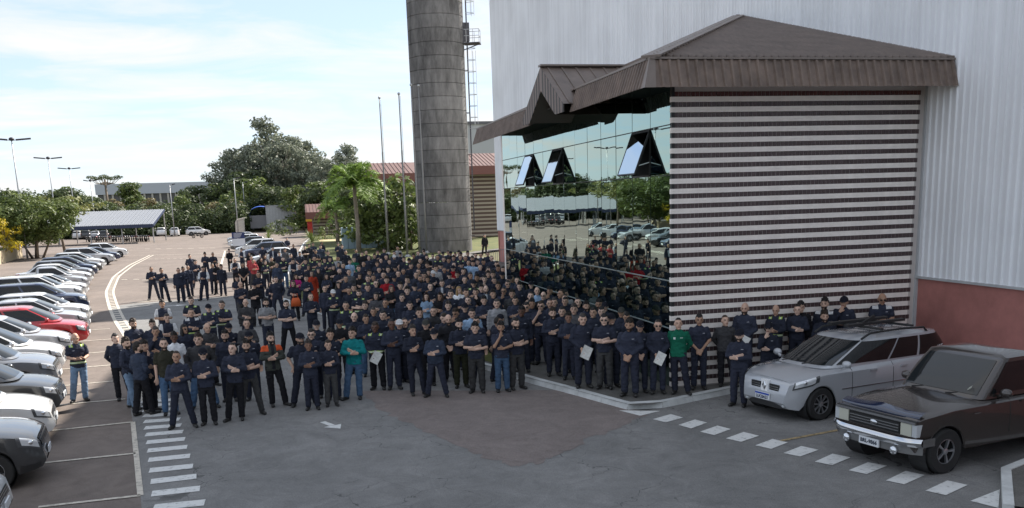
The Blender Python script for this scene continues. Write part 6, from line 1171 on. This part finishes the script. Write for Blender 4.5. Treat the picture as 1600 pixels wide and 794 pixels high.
# ------------------------------------------------------------------ the crowd: head top in the photograph, pose, top, trousers, head, then height, label
DK = (.12, .06, .04)
front = [
 (179, 520, 'F', 'n', 'K', 'h', 1.72, 'person in navy shirt, hands behind back, leftmost of the front group', {}),
 (195, 527, 'J', 'n', 'L', 'h+', 1.74, 'person in navy pullover and pale jeans turned sideways at far left', {'yaw': .9}),
 (213.5, 533, 'J', 'N', 'K', 'h+', 1.75, 'person in dark blue pullover seen from behind at far left', {'yaw': 2.3}),
 (224, 531, 'G', 'n', 'K', 'h', 1.72, 'person in navy with hand over mouth behind the dark blue pullover', {'yaw': .5}),
 (254.5, 527, 'D', 'o-', 'J', 'h+', 1.82, 'person in olive T-shirt and jeans on the zebra path', {}),
 (274.6, 547, 'B', 'n', 'N', 'h', 1.72, 'person in navy zip jacket with feet apart on the zebra path', {}),
 (206.6, 497.6, 'A', 'n', 'N', 'h+', 1.76, 'person in navy with arms crossed at the left rear of the group', {'yaw': .3}),
 (237, 499, 'D', 'n', 'N', 's', 1.7, 'person in navy half hidden behind the one with hand on chin', {}),
 (242, 509, 'G', 'n', 'N', 'h', 1.75, 'person in navy with hand on chin left of the white vest', {}),
 (260, 489, 'A', 'v-', 'N', 'h', 1.75, 'person in white shirt with navy vest, arms crossed, nearer of two', {}),
 (252.5, 468, 'A', 'v-', 'N', 's', 1.76, 'person in white shirt with navy vest, farther of two', {}),
 (271, 518, 'D', 'w-', 'J', 's', 1.74, 'dark skinned person in plain white T-shirt', {'skin': DK}),
 (287, 506, 'X', 'x', 'N', 'Lu', 1.66, 'person with sunglasses and long dark hair in navy', {}),
 (297.8, 481, 'A', 'y', 'N', 'h', 1.75, 'person in navy jacket with white shoulders and lime belt', {}),
 (297.8, 463, 'A', 'h-', 'N', 's', 1.78, 'person in dark hi-vis behind the white shouldered jacket', {}),
 (308.6, 520, 'H', 'd', 'J', 'h', 1.82, 'broad person in charcoal pullover behind the black cap', {'wide': 1.12}),
 (316, 541.7, 'A', 'n', 'K', 'cu', 1.74, 'person in black cap and navy pullover in the front row', {}),
 (322.5, 504, 'A', 'd', 'K', 'b', 1.72, 'fair bald person in dark open shirt, arms crossed', {}),
 (325, 474, 'A', 'h', 'N', 'c', 1.74, 'person in hi-vis jacket and dark cap, left of two crossing arms', {}),
 (346, 469, 'A', 'h-', 'N', 'h', 1.78, 'person in hi-vis short sleeves, right of two crossing arms', {}),
 (350.7, 515, 'D', 'n', 'N', 'h+', 1.78, 'person in navy pullover behind the black cap, hands down', {}),
 (356.5, 504, 'A', 'n', 'N', 'c', 1.64, 'short person in dark cap between two pullovers at left', {}),
 (362, 534, 'C', 'x', 'K', 'h', 1.78, 'person in plain dark pullover and black trousers, front row left', {}),
 (383.5, 530, 'B', 'n-', 'G', 'h+', 1.76, 'person in navy polo and grey trousers, front row left', {}),
 (421.7, 518, 'C', 'O', 'K', 'h+', 1.8, 'person in grey green jacket with orange shoulders', {}),
 (387.7, 516, 'D', 'n', 'N', 'c+', 1.74, 'person in dark cap behind the navy polo, front left', {}),
 (384.3, 497, 'A', 'd', 'K', 'h', 1.78, 'person in charcoal jacket tilting the head, arms crossed', {}),
 (383, 466, 'A', 'd', 'N', 'b', 1.76, 'bald person in charcoal jacket, arms crossed, loose rows', {}),
 (414.8, 465.5, 'A', 'g-', 'N', 'h+', 1.78, 'person in light grey polo shirt, arms crossed', {}),
 (446.7, 468, 'B', 'n-', 'K', 'h+', 1.78, 'person in navy T-shirt right of the light grey polo', {}),
 (468, 519, 'H', 'n-', 'N', 'c+', 1.76, 'bearded person in black cap and navy polo, front row', {}),
 (481, 530, 'A', 'n', 'N', 's', 1.66, 'person in navy sweatshirt beside the bearded black cap', {'skin': (.22, .12, .08)}),
 (486, 512.6, 'A', 'n', 'N', 'hu', 1.74, 'person with glasses on head behind the navy sweatshirt', {}),
 (493.8, 499, 'D', 'n', 'N', 'c', 1.74, 'person in navy cap behind the front row left of teal', {}),
 (515, 513, 'A', 'n-', 'N', 'h', 1.76, 'person in navy, arms crossed, behind the grey trousers', {}),
 (511.8, 530, 'A', 'n', 'G', 'h', 1.6, 'short person in navy sweatshirt and grey trousers, front row', {}),
 (549.8, 510.6, 'C', 't', 'J', 'h', 1.78, 'person in bright teal shirt and jeans', {}),
 (553, 487, 'D', 'n-', 'N', 'b', 1.74, 'balding person in navy T-shirt behind the teal shirt', {}),
 (530, 497, 'A', 'k', 'K', 'c', 1.7, 'person in black cap and black jacket behind the front row', {}),
 (485, 457, 'A', 'n', 'N', 'h', 1.76, 'person in navy, arms crossed, left of the white cap', {}),
 (520, 451.6, 'A', 'h', 'N', 'z', 1.72, 'person in white cap and hi-vis jacket', {}),
 (507, 445, 'D', 'n', 'N', 'h', 1.74, 'person in navy standing left of the white cap, hands down', {}),
 (528, 440, 'X', 'x', 'N', 'L', 1.68, 'long haired person in navy behind the white cap', {}),
 (585.7, 501.7, 'E', 'h', 'K', 'h', 1.76, 'dark skinned person in hi-vis holding a magazine', {'skin': DK, 'papers': True}),
 (611, 497.5, 'A', 'n', 'N', 'v', 1.82, 'tall dark skinned person in navy pullover, front row', {'skin': DK}),
 (644, 507, 'C', 'n', 'N', 'h', 1.76, 'smiling person in navy pullover left of the stout black cap', {}),
 (678, 512, 'K', 'N', 'N', 'c', 1.7, 'stout person in black cap with feet wide apart', {}),
 (700, 490, 'E', 'k', 'K', 'b+', 1.8, 'bald bearded person in black pullover', {}),
 (717, 497, 'A', 'n', 'O', 'h+', 1.78, 'person in navy polo and olive trousers', {}),
 (742, 503, 'A', 'n-', 'G', 'h', 1.76, 'person with glasses, navy T-shirt and grey trousers, front row', {}),
 (782, 501.7, 'G', 'n-', 'J', 'h+', 1.76, 'person in navy T-shirt and blue jeans, hand on chin', {}),
 (805, 495, 'A', 'n-', 'G', 'h+', 1.82, 'person in navy T-shirt looking left beside the jeans', {'yaw': .5}),
 (665, 498, 'D', 'k', 'K', 'q', 1.74, 'person in camouflage cap and black pullover', {}),
 (693, 488, 'I', 'n-', 'N', 'h', 1.74, 'person in navy looking down behind the bald black pullover', {}),
 (711.6, 481.5, 'G', 'n', 'N', 'hu', 1.74, 'person with glasses and hand to mouth below the white blouse', {}),
 (737, 481.5, 'D', 'b-', 'N', 's', 1.76, 'person in light blue shirt behind the glasses and navy T-shirt', {}),
 (744, 493, 'D', 'n', 'N', 'h', 1.74, 'person in navy behind the glasses and grey trousers', {}),
 (781, 481.5, 'D', 'n', 'N', 'c', 1.72, 'person in grey cap above the hand on chin and jeans', {}),
 (777, 494, 'J', 'n', 'N', 'v', 1.72, 'person turned away left of the jeans, dark hair', {'yaw': 2.4}),
 (623.5, 498, 'D', 'n', 'N', 'z', 1.7, 'person in pale cap between two pullovers, front centre', {}),
 (631.8, 495.5, 'D', 'h', 'N', 's', 1.72, 'person in hi-vis beside the pale cap, front centre', {}),
 (583, 479, 'A', 'x', 'N', 'v', 1.74, 'person in navy jacket behind the magazine holder', {}),
 (560.5, 452, 'A', 'h-', 'N', 'h+', 1.76, 'bearded person in hi-vis vest with lime belt, centre', {}),
 (587, 450, 'W', 's', 'L', 'L', 1.66, 'long haired person in grey sweater and pale jeans', {}),
 (611, 445, 'W', 'k', 'J', 'L', 1.66, 'long haired person in black top and blue jeans, centre', {}),
 (603.8, 431.6, 'A', 'r', 'N', 'h', 1.76, 'person in bright red jacket at the centre', {}),
 (647.4, 441, 'A', 'N', 'N', 'c', 1.82, 'tall person in dark blue pullover left of the light blue blouse', {}),
 (666, 457, 'W', 'b', 'K', 'C', 1.64, 'person in light blue blouse with curly brown hair', {}),
 (687.7, 457, 'W', 'k', 'K', 'C', 1.64, 'person in black jacket with dark curly hair', {}),
 (717, 447, 'X', 'w-', 'R', 'Y', 1.68, 'blond person in white blouse and crimson trousers', {}),
 (743, 449.6, 'G', 'k', 'K', 'h', 1.7, 'person in black with hand to the face beside the blond', {}),
 (759, 445, 'A', 'j', 'N', 'b+', 1.78, 'bearded person in open grey jacket, arms crossed', {}),
 (787, 447.6, 'G', 'n', 'N', 'hu', 1.76, 'person in navy covering the face with a hand', {}),
 (793, 437, 'D', 'n-', 'N', 'hu', 1.8, 'person in navy with glasses on head behind the covered face', {}),
 (815, 478, 'D', 'n', 'N', 'h', 1.76, 'dark skinned person in navy left of the hand on chin', {'skin': DK}),
 (822.5, 471.5, 'D', 'n', 'N', 'su', 1.74, 'person with glasses on head behind the dark skinned one, right', {}),
 (839, 447.6, 'D', 'b-', 'N', 'b', 1.74, 'bald person in light blue shirt near the glass', {}),
 (849, 454.6, 'D', 'n', 'N', 'bu', 1.74, 'bald person with glasses beside the light blue shirt', {}),
 (845, 469, 'G', 'n-', 'N', 'hu', 1.78, 'person with sunglasses on head and hand on chin, pavement', {}),
 (815.7, 422, 'D', 'n-', 'N', 'b+', 1.78, 'bald bearded person in navy near the far glass panes', {}),
 (825.5, 428, 'E', 'N', 'N', 'c', 1.78, 'person in dark blue sweatshirt and cap near the glass', {}),
 (841, 437.7, 'D', 'n', 'N', 'c', 1.74, 'person in cap above the light blue bald one', {}),
 (859, 447.5, 'G', 'n', 'N', 'h', 1.74, 'person with hand on face against the mirror glass', {}),
 (875, 453, 'D', 'n', 'N', 'b', 1.7, 'bald person half hidden by the pale grey shirt', {}),
 (883, 452, 'D', 'g-', 'N', 's', 1.76, 'person in pale grey shirt near the glass', {}),
 (895.6, 450, 'J', 'n-', 'N', 'v', 1.8, 'person in navy T-shirt in profile by the glass', {'yaw': -1.1}),
 (883, 463, 'D', 'n', 'N', 'h', 1.72, 'person in navy in front of the pale grey shirt', {}),
 (912, 457, 'D', 'n', 'N', 'h', 1.72, 'person in navy right of the profile by the glass', {}),
 (916, 470, 'A', 'n', 'N', 'h+', 1.74, 'bearded person with glasses on head by the lower glass', {}),
 (936, 467, 'D', 'n', 'N', 'h+', 1.76, 'person in navy against the glass right of the beard', {}),
 (863, 480, 'A', 'n', 'N', 'h+', 1.78, 'thick bearded person in navy pullover, arms crossed, on the kerb', {}),
 (878, 478, 'D', 'n', 'N', 'h', 1.74, 'person in navy behind the thick beard, kerb side', {}),
 (888, 487, 'A', 'n', 'N', 's', 1.72, 'person in navy jacket right of the thick beard', {'skin': (.24, .13, .09)}),
 (910, 488.5, 'E', 'n', 'N', 'h', 1.82, 'person in navy pullover holding a paper, left on the pavement', {'papers': True}),
 (944, 489, 'A', 'n-', 'G', 'su', 1.82, 'person in navy zip shirt over red, arms crossed', {}),
 (983.6, 497, 'E', 'n', 'N', 'h+', 1.8, 'broad person in navy pullover, hands clasped, on the kerb', {'wide': 1.12}),
 (1000, 500, 'E', 'n', 'N', 'c', 1.7, 'person in dark cap behind the broad navy pullover', {}),
 (1028, 498, 'E', 'n', 'N', 'hu', 1.74, 'person with glasses holding a paper beside the green shirt', {'papers': True}),
 (1060, 501, 'F', 'G', 'N', 's', 1.78, 'person in green shirt at the corner of the striped wall', {'at_': (0, -.72), 'base': KZ}),
 (971, 479, 'D', 'n', 'N', 'q', 1.74, 'person in pale cap against the lower glass', {}),
 (979, 486, 'I', 'n', 'N', 'h', 1.74, 'person looking down behind the broad pullover', {}),
 (956, 470, 'D', 'n', 'N', 'c', 1.74, 'person in black cap against the glass', {}),
 (1092.6, 492.6, 'E', 'n-', 'N', 'h', 1.8, 'person in short sleeved navy polo at the striped wall', {'at_': (1.0, -.42), 'base': KZ}),
 (1133, 495, 'F', 'd', 'K', 's', 1.72, 'person in charcoal leaning back on the striped wall', {'at_': (1.62, -.35), 'base': KZ}),
 (1164, 476, 'E', 'n', 'N', 'b+', 1.82, 'bald bearded person in navy holding a paper at the wall', {'at_': (2.0, -.38), 'base': .32, 'papers': True}),
 (1156, 513, 'A', 'n', 'N', 'c+', 1.74, 'person in navy with dark cap standing before the silver car', {}),
 (1212.5, 481.5, 'I', 'h', 'N', 'b', 1.72, 'bald person in lime shouldered jacket looking down', {'at_': (2.75, -.36), 'base': .32}),
 (1201.4, 506, 'G', 'n', 'N', 'cu', 1.72, 'person in cap with hand to cheek behind the silver bonnet', {'at_': (2.25, -.95), 'base': .0}),
 (1246, 486, 'A', 'x', 'N', 'h', 1.7, 'person in dark open shirt, arms crossed, behind the silver car', {'at_': (3.2, -.42), 'base': .32}),
 (1251, 482, 'D', 'k', 'K', 'v', 1.74, 'dark haired person hidden behind the open shirt at the wall', {'at_': (3.42, -.3), 'base': .32}),
 (1288.7, 473, 'D', 'y', 'N', 's+', 1.8, 'person in white shouldered hi-vis at the wall behind the silver car', {'at_': (3.95, -.36), 'base': .32}),
 (1288.7, 488.5, 'A', 'n', 'N', 's+', 1.7, 'person with red beard just behind the silver car roof', {'at_': (3.78, -.85), 'base': .18}),
 (1319, 465.5, 'G', 'n', 'N', 'c', 1.8, 'person in cap with hand on chin at the wall', {'at_': (4.5, -.38), 'base': .34}),
 (1378.7, 459, 'I', 'y-', 'J', 'bu', 1.82, 'bald person in sunglasses and lime shoulders, rightmost of all', {'at_': (5.5, -.36), 'base': .34}),
 (116, 519, 'I', 'h-', 'L', 'b', 1.76, 'bald person in hi-vis shirt and jeans beside the parked cars', {}),
 (757, 366, 'X', 'k', 'K', 's', 1.8, 'person in black standing apart by the far corner of the shed', {}),
]
back = '''235.6 416 A n N h|251.4 418 C n N h|278 418 D n N h|285.4 416 I n N s|293 414 D n N h|305 406 A n N h|296 397 D n N h|319.7 394 I n N h|332 394 I n N h|316.7 415.5 I v N s|331 411 D n N h|339 409 I k- K h|345 413 D n N h|357.5 389 D k K h|377 388 A v N h|389 394 D k K L|366.6 403 A v K s|379 410 E k- K h|395 404.6 A p G s|369.6 430 I n- N h|375 439 A n N b|396.6 440 A k K c|392 399 D p N h|403.5 424 A n N h|413 398 D x N C|407 402.5 D k K L|414 406.7 W h N L|424 401 A o K h|410 384.5 D n N h|426 386 D J K h|422 439 W x N L|430.5 431 D n N h|442 401 A h J h+|457.5 404 A v N h|458 381 D x N h|445 388 D n N h|448 371 D n N h|477 404 A h N h|491 400 A h N h|476 384 A n N h|482.5 381 D n N h|489 379 A n N s|500.5 382.5 D n N h|502.6 377.6 D x N L|461.7 428 W m K C|458 438 W x K L|478 429.6 A n N s|497 418.5 X k K L|509.5 427.5 W n N L|506.7 402.5 A h N h|515 401 A h N h|527 400 D g- N h|521 414 W k K L|529 409.5 X n N L|530 418.5 A n N h+|528 379 A n N h|534 382 D n N s|553 401 E G N s|546 404.6 D b- N h|565.7 393 D k K h|576 399 D n N s|594.8 403 A n N h|562 426.8 W k K L|574.7 429 A h N h|552 438 A h N h|587 436.5 A n N hu|615.6 429.6 D n N c|583 428 D o N h|576.8 421 D n N h|617 414 A n N c|615.6 397.7 D n N z|600 388 D n N h|615.6 392 D n N h|621 384.5 D n N h|603 397.7 A n N h|585 396 D n N h|631 401 D n N h|639 402.5 A h N c|642 411 D n N h|656.4 403 D n N h|654 410 A n N s|667 397.7 A n N h+|667 409.5 D n N s|653 392 D n N h|662.6 391.5 D n N h|669.6 420 D n N h|676.5 422 A n N z|662.6 425 G n N h|656.4 430 A n N h+|653.6 419 G n N h|636 431 G n N h|672 441 A n N v|662 389 D n N h|686 390 D n N s|700 391 D n N h|704 392 D n N c|716.8 391.5 D n N h|720 393 A n N c|730.6 392 D n N h|683.5 398 A h N h|693 400.5 D n N h|701 402 A n N s|708.5 399 D n N h|719 397.7 A h N h|732 406 A n N h|746 404.6 D n N h|755 404.6 A n N s|762 393 D n N h|743 395 D n N h|751 395 D n N h|721 409 A n N c|688.4 410 A N N c|707.8 414 A r K c|709 409 D n N s|739 407 D n N h|776 407.4 A n N h|762.5 416.4 D n N s|762.5 423 D n N h|770 423 D n N h|786 415.7 A n N s|785 424 D n N c|803 418.5 D n N c|734.8 425 A n N h|757 429.6 G n N h|740 436.5 A h N c|702 424.7 A n N c|690.5 436.5 A J N v|707.8 439 I n- N c|540 391 D n N h|556 389 D n N h|572 391 D n N h|590 391 A n N h|608 404 D n N h|625 394 D n N c|646 396 D n N h|676 396 D n N h|692 393 D n N c|711 394 D n N h|738 400 D n N h|727 399 D n N s|768 399 D n N h|778 414 D n N s|750 412 A n N h|724 418 A n N h|714 424 D n N h|694 417 D n N h|681 414 D n N s|668 431 A n N h|650 424 D n N h|630 419 D n N h|622 422 A n N s|606 416 D n N h|592 417 A n N h|599 424 D n N h|589 408 D n N h|568 408 D n N h|560 414 A n N h|545 420 D n N h|540 430 A n N h|536 410 D n N h|512 392 D n N h|493 390 A n N h|468 393 D n N h|454 396 A n N s|436 393 D n N h|432 410 D n N h|467 412 A n N h|482 414 D n N L|499 408 D n N h|726 431 A n N h|745 428 D n N h|772 432 A n N h|800 430 D n N h|778 440 D n N h|770 452 A n N h|800 452 D n N h|805 462 A n N h|776 466 D n N h|756 462 A n N h|731 462 D n N h|726 472 A n N c|700 470 D n N h|677 478 A n N h|655 480 D n N s|640 470 A n N h|628 458 D n N h|602 466 A n N h|598 484 D n N h|570 470 D n N h|571 490 A n N h|540 470 D h N h|829 455 D n N h|831 466 A n N h|859 466 D n N h|897 474 D n N s|927 479 D n N h|940 478 A n N h|955 488 D n N c|866 464 D n N h|903 464 A n N h|812 440 D n N h|808 432 A n N h|752 444 D n N h|728 450 A n N h|704 452 D n N h|636 447 A n N h|625 440 D n N h|574 443 A n N h|545 448 D n N h'''
from_list = []
for x, y, v, s, p_, hd_, h_, lb, kw in front:
    kw = dict(kw)
    if 'at_' in kw and kw['at_'] is None: kw.pop('at_')
    from_list.append((person(x, y, v, s, p_, hd_, h=h_, label=lb, **{k: q for k, q in kw.items() if k != 'papers'}), kw.get('papers')))
for ln in back.split('|'):
    x, y, v, s, p_, hd_ = ln.split(); x, y = float(x), float(y)
    vv = v; r3 = random.Random(int(x*11+y*5))
    if s == 'n' and x > 352:
        t_ = r3.random(); s = r3.choice(['N', 'd', 's', 'b-', 'k-', 'g', 'x', 'N-']) if t_ < .16 else 'n-' if t_ < .42 else s
        if r3.random() < .14: p_ = r3.choice('JGKJ')
    if v in 'AD' and hd_[0] not in 'LCY':
        r_ = random.Random(int(x*7+y*3)); vv = r_.choice('ABCAKA' if v == 'A' else 'DEFHDD')
    if hd_[0] in 'LCY' and v in 'AD': vv = 'W' if v == 'A' else 'X'
    person(x, y, vv, s, p_, hd_)
for lb, os_ in LAB.items():
    if len(os_) > 1:
        for o in os_: o['group'] = 'people in '+lb[10:]
        ordinal(os_, lambda o: (o.location.x-CAM[0])/(o.location.y-CAM[1]))
# the long red dress in the crowd
o = person(487, 422.6, 'X', 'D', 'D', 'L', h=1.66, label='person in a long rust red dress in the crowd'); q = MB(); loft(q, [(0, 0, .12, .2, .19), (0, 0, .5, .19, .17), (0, 0, .9, .178, .14), (0, 0, 1.1, .155, .12)]); k = put('dress_skirt', grow(q, 'dress_skirt', .02, 2, 1.0, [M_CL['plain']]), o); k.color = (.3, .035, .015, 1)
# papers held in the hands
M_PAP = mat('printed paper', (.6, .6, .57), .8, var=.25, vscale=14)
names = iter(['folded magazine held by the person in hi-vis', 'white paper held on the pavement at left', 'white paper held beside the green shirt', 'white paper held by the bald bearded person at the wall'])
for o, pp_ in from_list:
    if pp_:
        q = MB(); q.grid(lambda u, v: (-.105+.21*u, .01*math.sin(u*3.1), -.15+.3*v), 4, 4); q.grid(lambda u, v: (-.105+.21*u, .006+.01*math.sin(u*3.1), -.15+.3*v), 4, 4)
        M_ = o.matrix_basis@Matrix.Translation((.03, -.27, .88))@Matrix.Rotation(R(28), 4, 'Y')@Matrix.Rotation(R(-20), 4, 'X'); k = q.build('paper_sheet', M_PAP); k.matrix_world = M_; tag(k, next(names), 'paper', 'papers held in hands')
# orange bag held in the crowd, a folded jacket over the teal arm
p = g(462, 468, 0.9); q = MB(); loft(q, [(0, 0, -.3, .2, .07), (0, 0, -.1, .19, .08), (0, 0, .05, .13, .05)]); q.tube([(-.1, 0, .03), (-.08, 0, .22), (.08, 0, .22), (.1, 0, .03)], .012, 6); tag(q.build('carrier_bag', mat('orange fabric bag', (.55, .1, .02), .7), None, True, (p[0], p[1]-.35, .95)), 'orange bag held in front of a long haired person', 'bag')
